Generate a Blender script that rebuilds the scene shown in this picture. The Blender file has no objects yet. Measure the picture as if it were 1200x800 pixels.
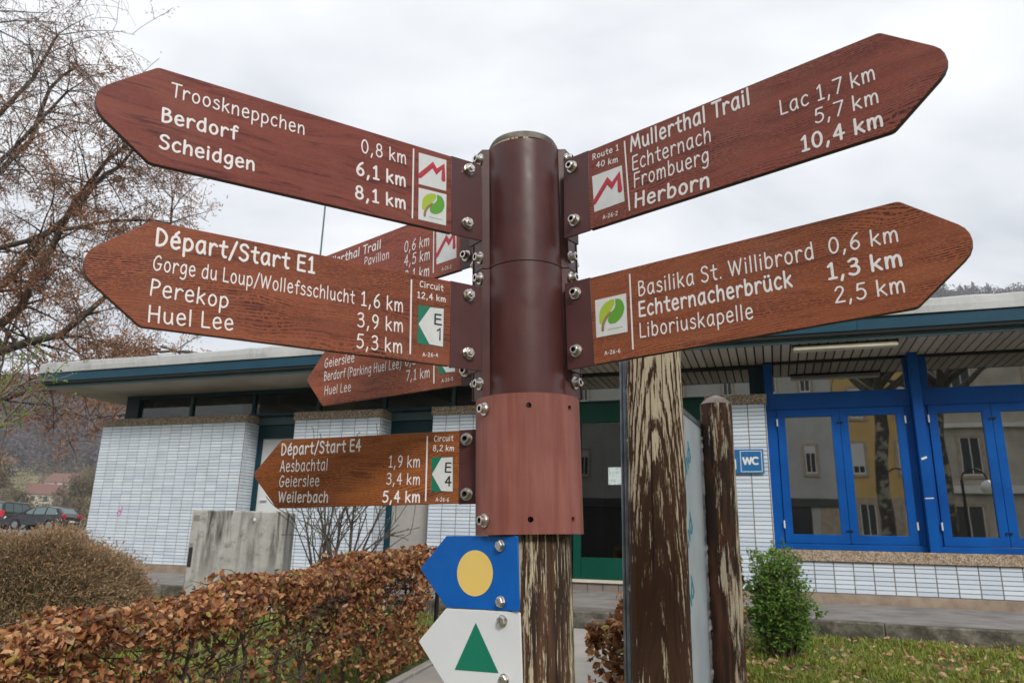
import bpy, bmesh, math, random
import numpy as np
from mathutils import Vector, Matrix
SC = bpy.context.scene
COL = SC.collection
rad = math.radians

# ------------------------------------------------------------------ camera
cam_d = bpy.data.cameras.new('camera')
cam = bpy.data.objects.new('camera', cam_d); COL.objects.link(cam)
PIT, ROL = rad(15.2), rad(1.4)
_rt = Vector((1, 0, 0)); _up = Vector((0, -math.sin(PIT), math.cos(PIT))); _fw = Vector((0, math.cos(PIT), math.sin(PIT)))
_R = _rt*math.cos(ROL) + _up*math.sin(ROL); _U = _up*math.cos(ROL) - _rt*math.sin(ROL)
cam.matrix_world = Matrix(((_R.x, _U.x, -_fw.x, 0), (_R.y, _U.y, -_fw.y, 0), (_R.z, _U.z, -_fw.z, 1.4), (0, 0, 0, 1)))
cam_d.sensor_width = 36; cam_d.lens = 25.8
cam_d.clip_start = 0.05; cam_d.clip_end = 5000
cam_d.dof.use_dof = True; cam_d.dof.focus_distance = 1.5; cam_d.dof.aperture_fstop = 12.0
SC.camera = cam
# ------------------------------------------------------------------ light
SC.view_settings.view_transform = 'Standard'; SC.view_settings.look = 'None'
SC.view_settings.exposure = 1.0; SC.view_settings.gamma = 1
SC.cycles.use_denoising = True
SC.cycles.max_bounces = 8; SC.cycles.transparent_max_bounces = 12
world = bpy.data.worlds.new('World'); SC.world = world; world.use_nodes = True
SUN_EL, SUN_AZ = rad(38), rad(166)        # behind the camera, to the left
def build_world():
    nt = world.node_tree; n = nt.nodes; l = nt.links; n.clear()
    out = n.new('ShaderNodeOutputWorld'); bg = n.new('ShaderNodeBackground')
    sky = n.new('ShaderNodeTexSky'); sky.sky_type = 'NISHITA'; sky.sun_disc = False
    sky.sun_elevation = SUN_EL; sky.sun_rotation = SUN_AZ
    tc = n.new('ShaderNodeTexCoord'); sep = n.new('ShaderNodeSeparateXYZ'); l.new(tc.outputs['Generated'], sep.inputs[0])
    mz = n.new('ShaderNodeMath'); mz.operation = 'MAXIMUM'; mz.inputs[1].default_value = 0.0; l.new(sep.outputs['Z'], mz.inputs[0])
    ad = n.new('ShaderNodeMath'); ad.operation = 'ADD'; ad.inputs[1].default_value = 0.28; l.new(mz.outputs[0], ad.inputs[0])
    dv = n.new('ShaderNodeVectorMath'); dv.operation = 'DIVIDE'
    cb = n.new('ShaderNodeCombineXYZ')
    for i in range(3): l.new(ad.outputs[0], cb.inputs[i])
    l.new(tc.outputs['Generated'], dv.inputs[0]); l.new(cb.outputs[0], dv.inputs[1])
    def noi(s, d, dist, off):
        mp = n.new('ShaderNodeMapping'); mp.inputs['Location'].default_value = off; mp.inputs['Scale'].default_value = (1, 1.7, 1)
        l.new(dv.outputs[0], mp.inputs[0])
        t = n.new('ShaderNodeTexNoise'); t.inputs['Scale'].default_value = s; t.inputs['Detail'].default_value = d
        t.inputs['Roughness'].default_value = .5; t.inputs['Distortion'].default_value = dist
        l.new(mp.outputs[0], t.inputs['Vector']); return t
    a = noi(1.3, 5, .4, (3.1, 1.2, 0)); b = noi(4.0, 4, .2, (7.7, 0.4, 0))
    mx = n.new('ShaderNodeMath'); mx.operation = 'MULTIPLY_ADD'; mx.inputs[1].default_value = .35
    l.new(b.outputs['Fac'], mx.inputs[0]); l.new(a.outputs['Fac'], mx.inputs[2])
    rp = n.new('ShaderNodeValToRGB'); e = rp.color_ramp.elements
    e[0].position = .46; e[0].color = (.45, .48, .52, 1); e[1].position = .84; e[1].color = (.82, .825, .835, 1)
    m = e.new(.62); m.color = (.645, .665, .69, 1)
    l.new(mx.outputs[0], rp.inputs[0])
    sc = n.new('ShaderNodeVectorMath'); sc.operation = 'SCALE'; sc.inputs['Scale'].default_value = .10
    l.new(sky.outputs[0], sc.inputs[0])
    mc = n.new('ShaderNodeMix'); mc.data_type = 'RGBA'; mc.inputs[0].default_value = .92
    l.new(sc.outputs[0], mc.inputs[6]); l.new(rp.outputs[0], mc.inputs[7])
    l.new(mc.outputs[2], bg.inputs['Color']); bg.inputs['Strength'].default_value = 0.76
    l.new(bg.outputs[0], out.inputs[0])
build_world()
sd = bpy.data.lights.new('sun', 'SUN'); sd.energy = 1.5; sd.angle = rad(14); sd.color = (1, .965, .91)
sun = bpy.data.objects.new('sun', sd); COL.objects.link(sun)
_sv = Vector((math.sin(SUN_AZ)*math.cos(SUN_EL), math.cos(SUN_AZ)*math.cos(SUN_EL), math.sin(SUN_EL)))
sun.rotation_euler = _sv.to_track_quat('Z', 'Y').to_euler()

# ------------------------------------------------------------------ helpers
def tag(o, label=None, cat=None, group=None, kind=None):
    if label: o['label'] = label
    if cat: o['category'] = cat
    if group: o['group'] = group
    if kind: o['kind'] = kind
    return o
def empty(name, loc=(0, 0, 0), rz=0, parent=None, label=None, cat=None, group=None):
    o = bpy.data.objects.new(name, None); COL.objects.link(o); o.empty_display_size = .1
    o.location = loc; o.rotation_euler = (0, 0, rz)
    if parent: o.parent = parent
    return tag(o, label, cat, group)
def link(name, me, parent=None, loc=None):
    o = bpy.data.objects.new(name, me); COL.objects.link(o)
    if parent: o.parent = parent
    if loc: o.location = loc
    return o
def np_mesh(name, V, F, mats, smooth=False, matidx=None):
    """V (n,3), F (m,k) uniform polygons"""
    V = np.asarray(V, np.float32); F = np.asarray(F, np.int32); k = F.shape[1]
    me = bpy.data.meshes.new(name); me.vertices.add(len(V)); me.vertices.foreach_set('co', V.ravel())
    me.loops.add(F.size); me.loops.foreach_set('vertex_index', F.ravel())
    me.polygons.add(len(F)); me.polygons.foreach_set('loop_start', np.arange(0, F.size, k, dtype=np.int32))
    if matidx is not None: me.polygons.foreach_set('material_index', np.asarray(matidx, np.int32))
    me.polygons.foreach_set('use_smooth', np.full(len(F), smooth))
    for m in (mats if isinstance(mats, (list, tuple)) else [mats]): me.materials.append(m)
    me.update(calc_edges=True); return me
class MB:
    def __init__(s): s.v = []; s.f = []; s.m = []; s.sm = []
    def add(s, vs, fs, m=0, smooth=False):
        b = len(s.v); s.v += [tuple(v) for v in vs]
        for f in fs: s.f.append([b+i for i in f]); s.m.append(m); s.sm.append(smooth)
        return s
    def box(s, x0, x1, y0, y1, z0, z1, m=0):
        return s.add([(x0, y0, z0), (x1, y0, z0), (x1, y1, z0), (x0, y1, z0), (x0, y0, z1), (x1, y0, z1), (x1, y1, z1), (x0, y1, z1)],
                     [(3, 2, 1, 0), (4, 5, 6, 7), (0, 1, 5, 4), (1, 2, 6, 5), (2, 3, 7, 6), (3, 0, 4, 7)], m)
    def prism_xz(s, poly, y0, y1, m=0, ms=None):
        """outline in XZ given counter-clockwise seen from -Y; front face at y0"""
        n = len(poly); ms = m if ms is None else ms
        s.add([(x, y0, z) for x, z in poly]+[(x, y1, z) for x, z in poly], [list(range(n))], m)
        b = len(s.v)-2*n
        s.f.append([b+n+i for i in reversed(range(n))]); s.m.append(ms); s.sm.append(False)
        for i in range(n):
            j = (i+1) % n; s.f.append([b+j, b+i, b+n+i, b+n+j]); s.m.append(ms); s.sm.append(False)
        return s
    def prism_xy(s, poly, z0, z1, m=0, smooth=False):
        n = len(poly); b = len(s.v)
        s.v += [(x, y, z0) for x, y in poly]+[(x, y, z1) for x, y in poly]
        s.f.append([b+i for i in reversed(range(n))]); s.f.append([b+n+i for i in range(n)]); s.m += [m, m]; s.sm += [False, False]
        for i in range(n):
            j = (i+1) % n; s.f.append([b+i, b+j, b+n+j, b+n+i]); s.m.append(m); s.sm.append(smooth)
        return s
    def tube(s, p0, p1, r0, r1=None, n=12, caps=True, m=0, smooth=True):
        r1 = r0 if r1 is None else r1
        p0 = Vector(p0); p1 = Vector(p1); d = (p1-p0).normalized()
        a = d.orthogonal().normalized(); c = d.cross(a); b = len(s.v)
        for p, r in ((p0, r0), (p1, r1)):
            for i in range(n):
                t = 2*math.pi*i/n; q = p+(a*math.cos(t)+c*math.sin(t))*r; s.v.append(tuple(q))
        for i in range(n):
            j = (i+1) % n; s.f.append([b+i, b+j, b+n+j, b+n+i]); s.m.append(m); s.sm.append(smooth)
        if caps:
            s.f.append([b+i for i in reversed(range(n))]); s.f.append([b+n+i for i in range(n)]); s.m += [m, m]; s.sm += [False, False]
        return s
    def lathe(s, prof, n=24, m=0, center=(0, 0), cap=True):
        b = len(s.v); k = len(prof)
        for r, z in prof:
            for i in range(n):
                t = 2*math.pi*i/n; s.v.append((center[0]+r*math.cos(t), center[1]+r*math.sin(t), z))
        for q in range(k-1):
            for i in range(n):
                j = (i+1) % n; s.f.append([b+q*n+i, b+q*n+j, b+(q+1)*n+j, b+(q+1)*n+i]); s.m.append(m); s.sm.append(True)
        if cap:
            s.f.append([b+i for i in reversed(range(n))]); s.f.append([b+(k-1)*n+i for i in range(n)]); s.m += [m, m]; s.sm += [False, False]
        return s
    def mesh(s, name, mats, sharp=None):
        me = bpy.data.meshes.new(name); me.from_pydata(s.v, [], s.f)
        for m in (mats if isinstance(mats, (list, tuple)) else [mats]): me.materials.append(m)
        me.polygons.foreach_set('material_index', s.m); me.polygons.foreach_set('use_smooth', s.sm)
        me.update()
        if sharp: me.set_sharp_from_angle(angle=rad(sharp))
        return me
    def build(s, name, mats, parent=None, loc=None, sharp=35, bevel=0):
        o = link(name, s.mesh(name, mats, sharp), parent, loc)
        if bevel:
            md = o.modifiers.new('bevel', 'BEVEL'); md.width = bevel; md.segments = 1 if bevel > .01 else 2; md.limit_method = 'ANGLE'; md.angle_limit = rad(40)
        return o
def rounded(poly, rs, seg=5):
    """polygon with rounded corners"""
    out = []; n = len(poly)
    for i in range(n):
        p = Vector(poly[i]); a = Vector(poly[i-1])-p; b = Vector(poly[(i+1) % n])-p; r = rs[i]
        if r <= 0: out.append(tuple(p)); continue
        la, lb = a.length, b.length; a.normalize(); b.normalize()
        ang = a.angle(b); t = min(r/math.tan(ang/2), la*.45, lb*.45); r = t*math.tan(ang/2)
        c = p+(a+b).normalized()*(r/math.sin(ang/2)); s = p+a*t-c; e = p+b*t-c
        a0 = math.atan2(s.y, s.x); a1 = math.atan2(e.y, e.x); d = (a1-a0+math.pi) % (2*math.pi)-math.pi
        for k in range(seg+1):
            q = a0+d*k/seg; out.append((c.x+r*math.cos(q), c.y+r*math.sin(q)))
    return out
# ------------------------------------------------------------------ materials
class Mt:
    def __init__(s, name, col=(.5, .5, .5), rough=.6, metal=0, spec=.5):
        s.m = bpy.data.materials.new(name); s.m.use_nodes = True; s.nt = s.m.node_tree; s.n = s.nt.nodes; s.l = s.nt.links
        s.b = s.n['Principled BSDF']; s.b.inputs['Base Color'].default_value = (*col, 1); s.b.inputs['Roughness'].default_value = rough
        s.b.inputs['Metallic'].default_value = metal; s.b.inputs['Specular IOR Level'].default_value = spec
        s._tc = None
    def tc(s, k='Object'):
        if not s._tc: s._tc = s.n.new('ShaderNodeTexCoord')
        return s._tc.outputs[k]
    def geo(s, k): return s.n.new('ShaderNodeNewGeometry').outputs[k]
    def val(s, node_in, v):
        if hasattr(v, 'node'): s.l.new(v, node_in)
        else: node_in.default_value = v
    def map(s, vec, scale=(1, 1, 1), loc=(0, 0, 0), rot=(0, 0, 0)):
        q = s.n.new('ShaderNodeMapping'); s.l.new(vec, q.inputs[0]); q.inputs['Scale'].default_value = scale
        q.inputs['Location'].default_value = loc; q.inputs['Rotation'].default_value = rot; return q.outputs[0]
    def noise(s, vec, scale=5, det=4, rough=.55, dist=0, out='Fac'):
        q = s.n.new('ShaderNodeTexNoise'); s.l.new(vec, q.inputs['Vector']); q.inputs['Scale'].default_value = scale
        q.inputs['Detail'].default_value = det; q.inputs['Roughness'].default_value = rough; q.inputs['Distortion'].default_value = dist
        return q.outputs[out]
    def voro(s, vec, scale=5, feat='F1', out='Distance'):
        q = s.n.new('ShaderNodeTexVoronoi'); q.feature = feat; s.l.new(vec, q.inputs['Vector']); q.inputs['Scale'].default_value = scale
        return q.outputs[out]
    def ramp(s, fac, stops, const=False):
        q = s.n.new('ShaderNodeValToRGB'); s.l.new(fac, q.inputs[0]); e = q.color_ramp.elements
        if const: q.color_ramp.interpolation = 'CONSTANT'
        while len(e) < len(stops): e.new(.5)
        for i, (p, c) in enumerate(stops):
            if not isinstance(c, (tuple, list)): c = (c, c, c)
            e[i].position = p; e[i].color = (*c[:3], 1)
        return q.outputs[0]
    def mix(s, f, a, b, mode='MIX'):
        q = s.n.new('ShaderNodeMix'); q.data_type = 'RGBA'; q.blend_type = mode
        s.val(q.inputs[0], f)
        for i, c in ((6, a), (7, b)):
            if hasattr(c, 'node'): s.l.new(c, q.inputs[i])
            else: q.inputs[i].default_value = (*c, 1)
        return q.outputs[2]
    def math(s, op, a, b=0, c=None, clamp=False):
        q = s.n.new('ShaderNodeMath'); q.operation = op; q.use_clamp = clamp; s.val(q.inputs[0], a); s.val(q.inputs[1], b)
        if c is not None: s.val(q.inputs[2], c)
        return q.outputs[0]
    def sep(s, vec):
        q = s.n.new('ShaderNodeSeparateXYZ'); s.l.new(vec, q.inputs[0]); return q.outputs
    def comb(s, x, y, z):
        q = s.n.new('ShaderNodeCombineXYZ')
        for i, v in enumerate((x, y, z)): s.val(q.inputs[i], v)
        return q.outputs[0]
    def col(s, c): s.val(s.b.inputs['Base Color'], c if hasattr(c, 'node') else (*c, 1)); return s
    def rough(s, r): s.val(s.b.inputs['Roughness'], r); return s
    def bump(s, h, strength=.3, dist=.01):
        q = s.n.new('ShaderNodeBump'); s.l.new(h, q.inputs['Height']); q.inputs['Strength'].default_value = strength
        q.inputs['Distance'].default_value = dist; s.l.new(q.outputs[0], s.b.inputs['Normal']); return s
    def rnd(s):
        a = s.n.new('ShaderNodeObjectInfo').outputs['Random']; b = s.geo('Random Per Island')
        return s.math('FRACT', s.math('ADD', a, b))

def mottled(name, a, b, scale=6, rough=.7, bstr=.2, bdist=.005, det=6, metal=0, spec=.5, lo=.35, hi=.65):
    m = Mt(name, a, rough, metal, spec); f = m.noise(m.tc(), scale, det, .6)
    m.col(m.ramp(f, [(lo, a), (hi, b)]))
    if bstr: m.bump(m.noise(m.tc(), scale*8, 4), bstr, bdist)
    return m.m
def leafmat(name, stops, trans=.25, rough=.55):
    m = Mt(name, stops[0][1], rough); c = m.ramp(m.geo('Random Per Island'), stops)
    f = m.noise(m.tc(), 60, 3); c = m.mix(m.math('MULTIPLY', f, .5), c, (.08, .05, .03)); m.col(c)
    t = m.n.new('ShaderNodeBsdfTranslucent'); m.l.new(c, t.inputs[0]); mx = m.n.new('ShaderNodeMixShader'); mx.inputs[0].default_value = trans
    m.l.new(m.b.outputs[0], mx.inputs[1]); m.l.new(t.outputs[0], mx.inputs[2]); m.l.new(mx.outputs[0], m.n['Material Output'].inputs[0])
    return m.m
def glassmat(name, tint=(.9, .93, .92), refl=.5, dark=.35, fres=.5):
    m = Mt(name); g = m.n.new('ShaderNodeBsdfGlossy'); g.inputs['Roughness'].default_value = .015
    g.inputs['Color'].default_value = (.93, .93, .90, 1)
    tr = m.n.new('ShaderNodeBsdfTransparent'); tr.inputs[0].default_value = (dark*tint[0], dark*tint[1], dark*tint[2], 1)
    lw = m.n.new('ShaderNodeLayerWeight'); lw.inputs[0].default_value = .35
    f = m.math('MULTIPLY_ADD', lw.outputs['Fresnel'], fres, refl, clamp=True)
    mx = m.n.new('ShaderNodeMixShader'); m.l.new(f, mx.inputs[0]); m.l.new(tr.outputs[0], mx.inputs[1]); m.l.new(g.outputs[0], mx.inputs[2])
    bp = m.n.new('ShaderNodeBump'); bp.inputs['Strength'].default_value = .02; bp.inputs['Distance'].default_value = .02
    m.l.new(m.noise(m.tc(), 1.4, 2), bp.inputs['Height']); m.l.new(bp.outputs[0], g.inputs['Normal'])
    m.l.new(mx.outputs[0], m.n['Material Output'].inputs[0]); return m.m

def wood_print(name, base, warm, dark, seed, streak=.5, pores=.5):
    """printed wood-look board: rows of short dark pore dashes following a slowly bending grain, with a few cathedral patches"""
    m = Mt(name, base, .45, 0, .28); p = m.map(m.tc(), (1, 1, 1), (seed, 0, seed*.7)); x, y, z = m.sep(p)
    big = m.noise(m.comb(m.math('MULTIPLY', x, 2.6), seed, m.math('MULTIPLY', z, 6)), 1.0, 2, .5)
    med = m.noise(m.comb(m.math('MULTIPLY', x, 9), seed, m.math('MULTIPLY', z, 26)), 1.0, 3, .55)
    zz = m.math('ADD', z, m.math('MULTIPLY_ADD', big, .11, m.math('MULTIPLY', med, .013)))
    row = m.math('MULTIPLY_ADD', m.math('SINE', m.math('MULTIPLY', zz, 1750)), .5, .5)
    dash = m.noise(m.comb(m.math('MULTIPLY', x, 190), seed, m.math('MULTIPLY', zz, 420)), 1.0, 3, .6, .3)
    area = m.ramp(m.noise(m.comb(m.math('MULTIPLY', x, 4), seed+2, m.math('MULTIPLY', zz, 22)), 1, 3, .6), [(.34, .25), (.60, 1)])
    g1 = m.noise(m.comb(m.math('MULTIPLY', x, 11), seed+5, m.math('MULTIPLY', zz, 120)), 1.0, 4, .6, .4)
    c = m.ramp(m.noise(m.comb(m.math('MULTIPLY', x, 3), seed, m.math('MULTIPLY', zz, 40)), 1, 4, .5, .5), [(.3, base), (.7, warm)])
    c = m.mix(m.math('MULTIPLY', m.ramp(g1, [(.53, 0), (.72, 1)]), streak), c, dark)
    k = m.math('MULTIPLY', m.math('MULTIPLY', m.ramp(row, [(.25, 0), (.8, 1)]), m.ramp(dash, [(.40, 0), (.53, 1)])), m.math('MULTIPLY', area, pores), clamp=True)
    c = m.mix(k, c, tuple(v*.62 for v in dark))
    f = m.ramp(m.voro(m.tc(), 420), [(.05, .5), (.09, 0)]); c = m.mix(m.math('MULTIPLY', f, .30), c, (.5, .4, .34))
    wear = m.ramp(m.noise(m.tc(), 5, 5, .65), [(.5, 0), (.8, .14)]); c = m.mix(wear, c, (.40, .24, .19))
    m.col(c); m.bump(m.noise(m.tc(), 900, 2), .10, .0006)
    m.rough(m.math('MULTIPLY_ADD', g1, .12, .36)); return m.m
def peeled(name, seed, bias, ringk=0., cream=(.60, .49, .34), dark=(.036, .020, .014), warm=(.15, .070, .034)):
    """old brown stain flaking off pale wood. bias(m, x, y, z) steers how much bare wood shows; ringk adds the arches of a sawn face"""
    m = Mt(name, dark, .75, 0, .25); x, y, z = m.sep(m.tc())
    xx = m.math('ADD', x, m.math('MULTIPLY', y, .55))
    st = m.noise(m.comb(m.math('MULTIPLY', xx, 260), seed, m.math('MULTIPLY', z, 11)), 1, 6, .75, .5)
    st2 = m.noise(m.comb(m.math('MULTIPLY', xx, 38), seed+3, m.math('MULTIPLY', z, 2.6)), 1, 5, .68, .6)
    fl = m.noise(m.comb(m.math('MULTIPLY', xx, 330), seed+5, m.math('MULTIPLY', z, 70)), 1, 3, .6, .2)
    f = m.math('MULTIPLY_ADD', m.math('SUBTRACT', st, .5), 2.1, m.math('MULTIPLY_ADD', m.math('SUBTRACT', st2, .5), 1.7, m.math('MULTIPLY', m.math('SUBTRACT', fl, .5), .45)))
    f = m.math('ADD', f, bias(m, x, y, z))
    if ringk:
        w = m.noise(m.comb(m.math('MULTIPLY', xx, 9), seed, m.math('MULTIPLY', z, 3)), 1.3, 3)
        ph = m.math('ADD', m.math('ADD', m.math('MULTIPLY', z, 52), m.math('MULTIPLY', m.math('MULTIPLY', x, x), ringk)), m.math('MULTIPLY', w, 13))
        ring = m.ramp(m.math('MULTIPLY_ADD', m.math('SINE', ph), .5, .5), [(.55, 0), (.92, 1)])
        f = m.math('SUBTRACT', f, m.math('MULTIPLY', ring, .34))
    f = m.math('ADD', f, .5); k = m.ramp(f, [(.485, 0), (.53, 1)])
    fine = m.noise(m.comb(m.math('MULTIPLY', xx, 520), 0, m.math('MULTIPLY', z, 22)), 1, 3)
    cr = m.mix(m.ramp(fine, [(.4, 0), (.75, .85)]), cream, tuple(v*.55 for v in cream))
    cr = m.mix(m.ramp(st2, [(.35, 0), (.7, .5)]), cr, (.68, .58, .43))
    dk = m.mix(m.ramp(m.noise(m.comb(m.math('MULTIPLY', xx, 60), seed, m.math('MULTIPLY', z, 5)), 1, 4), [(.42, 0), (.7, 1)]), dark, warm)
    crk = m.ramp(m.noise(m.comb(m.math('MULTIPLY', xx, 90), seed+9, m.math('MULTIPLY', z, 1.3)), 1, 3, .5, .6), [(.335, 1), (.355, 0)])
    if ringk: dk = m.mix(m.math('MULTIPLY', ring, .5), tuple(v*.8 for v in warm), dk)
    c = m.mix(k, dk, cr); c = m.mix(crk, c, (.018, .012, .010)); m.col(c)
    h = m.math('SUBTRACT', m.math('MULTIPLY_ADD', m.math('SUBTRACT', 1, k), .6, m.math('MULTIPLY', st, .6)), m.math('MULTIPLY', crk, 1.2))
    m.bump(h, .7, .003); return m.m

M = {}
def mk_materials():
    M['wp_red'] = wood_print('wood_print_red', (.205, .048, .036), (.29, .082, .056), (.055, .010, .016), 1.3, .95, .40)
    M['wp_redbrown'] = wood_print('wood_print_redbrown', (.25, .064, .044), (.32, .090, .058), (.065, .017, .017), 4.1, .55, 1.0)
    M['wp_or1'] = wood_print('wood_print_orange', (.27, .074, .036), (.335, .100, .047), (.062, .016, .013), 7.7, .6, 1.0)
    M['wp_or2'] = wood_print('wood_print_orange2', (.31, .088, .040), (.385, .120, .052), (.070, .019, .015), 12.9, .55, 1.0)
    M['wp_or3'] = wood_print('wood_print_golden', (.335, .100, .030), (.42, .138, .040), (.085, .022, .011), 17.2, .6, 1.0)
    M['wp_back2'] = wood_print('wood_print_back_low', (.33, .088, .044), (.41, .12, .056), (.09, .022, .018), 33.4, .55, .95)
    M['wp_back'] = wood_print('wood_print_back', (.33, .078, .050), (.40, .105, .064), (.11, .024, .022), 21.4, .5, .8)
    M['edge'] = mottled('board_edge', (.030, .016, .016), (.055, .035, .035), 40, .55, .1, .001)
    m = Mt('powdercoat_maroon', (.070, .025, .022), .38, 0, .45)
    c = m.ramp(m.noise(m.tc(), 14, 5), [(.3, (.078, .025, .024)), (.7, (.110, .038, .036))])
    sp = m.ramp(m.voro(m.tc(), 95), [(.035, 1), (.06, 0)]); c = m.mix(m.math('MULTIPLY', sp, .45), c, (.35, .26, .23)); sq = m.ramp(m.math('ADD', m.voro(m.tc(), 41), m.math('MULTIPLY', m.noise(m.tc(), 7, 2), .25)), [(.10, 1), (.13, 0)]); c = m.mix(sq, c, (.50, .20, .07))
    m.col(c); m.bump(m.noise(m.tc(), 700, 2), .12, .0008); m.rough(m.ramp(m.noise(m.tc(), 30, 4), [(.3, .30), (.7, .48)])); M['maroon'] = m.m
    m = Mt('faded_collar', (.23, .075, .055), .5, 0, .4); x, y, z = m.sep(m.tc())
    st = m.noise(m.comb(m.math('MULTIPLY', x, 60), m.math('MULTIPLY', y, 60), m.math('MULTIPLY', z, 4)), 1, 5)
    c = m.ramp(st, [(.38, (.25, .078, .060)), (.7, (.36, .138, .112))]); bl = m.ramp(m.noise(m.tc(), 9, 4), [(.35, 0), (.7, .55)])
    c = m.mix(bl, c, (.20, .056, .042)); sp = m.ramp(m.voro(m.tc(), 60), [(.02, 1), (.04, 0)]); c = m.mix(m.math('MULTIPLY', sp, .5), c, (.5, .4, .35))
    m.col(c); m.bump(m.noise(m.tc(), 500, 2), .12, .0008); M['collar'] = m.m
    m = Mt('stainless', (.52, .50, .47), .32, 1); m.col(m.ramp(m.noise(m.tc(), 220, 4), [(.35, (.50, .46, .42)), (.65, (.82, .79, .75))])); m.rough(m.ramp(m.noise(m.tc(), 300, 3), [(.3, .22), (.7, .5)])); M['steel'] = m.m
    M['socket'] = Mt('socket_dark', (.02, .016, .014), .8).m
    m = Mt('sign_white', (.90, .84, .84), .45, 0, .3); m.col(m.ramp(m.noise(m.tc(), 160, 5, .7), [(.28, (.70, .60, .58)), (.42, (.90, .84, .84))])); M['letter'] = m.m
    M['sticker'] = mottled('sticker_white', (.70, .71, .72), (.78, .78, .78), 30, .35, 0)
    M['black'] = Mt('print_black', (.02, .03, .03), .45).m
    M['bgreen'] = Mt('print_green', (.006, .20, .12), .4).m
    M['red'] = Mt('print_red', (.50, .025, .05), .4).m
    M['lime'] = Mt('print_lime', (.42, .56, .045), .4).m
    M['lgreen'] = Mt('print_leaf_green', (.12, .38, .03), .4).m
    M['stem'] = Mt('print_stem', (.34, .21, .09), .4).m
    M['mblue'] = mottled('marker_blue', (.002, .115, .47), (.003, .13, .52), 25, .35, .05, .0006, spec=.25)
    M['mwhite'] = mottled('marker_white', (.74, .755, .78), (.79, .80, .82), 9, .35, .03, .0006)
    M['myel'] = Mt('marker_yellow', (.92, .64, .18), .4, 0, .3).m
    M['post_sign'] = peeled('peeled_post', 2.0, lambda m, x, y, z: m.math('MULTIPLY', m.math('SUBTRACT', m.math('ABSOLUTE', m.math('SUBTRACT', x, .036)), .040), 8.0))
    M['post_mid'] = peeled('peeled_plank', 5.3, lambda m, x, y, z: m.math('MAXIMUM', m.math('MULTIPLY_ADD', z, .75, -1.02), -.22), 6200, warm=(.085, .038, .019), dark=(.028, .016, .011))
    def small_bias(m, x, y, z):
        p = m.noise(m.comb(m.math('MULTIPLY', x, 22), 4.0, m.math('MULTIPLY', z, 3.0)), 1, 2)
        return m.math('ADD', m.math('MULTIPLY_ADD', p, 3.0, -1.70), m.math('MULTIPLY', x, 3.0))
    M['post_small'] = peeled('peeled_small', 8.8, small_bias, 0, warm=(.13, .05, .025))
    M['endgrain'] = mottled('weathered_end', (.11, .09, .075), (.30, .27, .235), 30, .9, .6, .004)
    M['caphat'] = mottled('weathered_cap', (.15, .115, .10), (.30, .25, .225), 14, .85, .4, .003)
    M['alu'] = mottled('aluminium_profile', (.16, .18, .21), (.36, .39, .43), 12, .35, .1, .001, metal=.7)
    M['board_white'] = mottled('board_film', (.50, .55, .60), (.62, .66, .70), 5, .35, .1, .002)
    M['film'] = mottled('torn_film', (.16, .17, .19), (.55, .56, .58), 22, .3, .5, .004)
    M['teal_print'] = Mt('film_print', (.0, .30, .42), .5).m
    # building
    m = Mt('glazed_tile', (.52, .58, .66), .22, 0, .5); f = m.rnd()
    c = m.ramp(f, [(0, (.53, .605, .69)), (.5, (.60, .67, .745)), (1, (.66, .725, .79))])
    dirt = m.ramp(m.noise(m.tc(), 3, 5), [(.5, 0), (.8, .3)]); c = m.mix(dirt, c, (.36, .37, .37)); m.col(c)
    m.bump(m.noise(m.tc(), 60, 2), .06, .002); M['tile'] = m.m
    M['mortar'] = mottled('mortar', (.15, .13, .11), (.25, .22, .19), 30, .9, .3)
    m = Mt('pebble_concrete', (.3, .22, .15), .85); v = m.voro(m.tc(), 75, out='Color'); d = m.voro(m.tc(), 75)
    g = m.n.new('ShaderNodeRGBToBW'); m.l.new(v, g.inputs[0])
    c = m.ramp(g.outputs[0], [(.15, (.20, .135, .08)), (.45, (.33, .235, .15)), (.6, (.42, .33, .24)), (.85, (.60, .52, .44))])
    c = m.mix(m.ramp(d, [(.45, 0), (.75, .6)]), c, (.10, .075, .05)); m.col(c); m.bump(m.math('SUBTRACT', 1, d), .7, .006); M['pebble'] = m.m
    M['plinth'] = mottled('plinth_concrete', (.21, .155, .11), (.33, .26, .20), 6, .9, .4, .004)
    M['concrete'] = mottled('concrete', (.15, .138, .126), (.27, .248, .228), 3.5, .9, .4, .004)
    m = Mt('old_concrete_block', (.4, .4, .38), .95); x, y, z = m.sep(m.tc())
    st = m.noise(m.comb(m.math('MULTIPLY', x, 9), m.math('MULTIPLY', y, 9), m.math('MULTIPLY', z, 1.1)), 1, 5, .6, .6)
    c = m.ramp(m.noise(m.tc(), 5, 6, .65), [(.3, (.27, .265, .24)), (.7, (.46, .45, .42))]); bl = m.ramp(m.noise(m.tc(), 11, 7, .7), [(.55, 0), (.68, .6)]); c = m.mix(bl, c, (.10, .09, .075))
    k = m.math('MULTIPLY', m.ramp(st, [(.46, 0), (.62, 1)]), m.ramp(z, [(.25, 0), (.8, 1)])); c = m.mix(k, c, (.055, .048, .042))
    m.col(c); m.bump(m.noise(m.tc(), 45, 6), .5, .006); M['block'] = m.m
    m = Mt('kerb_concrete', (.2, .18, .16), .95); c = m.ramp(m.noise(m.tc(), 7, 7, .7), [(.34, (.030, .027, .020)), (.5, (.10, .088, .068)), (.66, (.22, .195, .16))])
    mo = m.ramp(m.noise(m.tc(), 2.3, 5), [(.55, 0), (.7, .7)]); c = m.mix(mo, c, (.03, .045, .015)); m.col(c); m.bump(m.noise(m.tc(), 50, 6), .6, .01); M['kerb'] = m.m
    M['membrane'] = None
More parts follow.
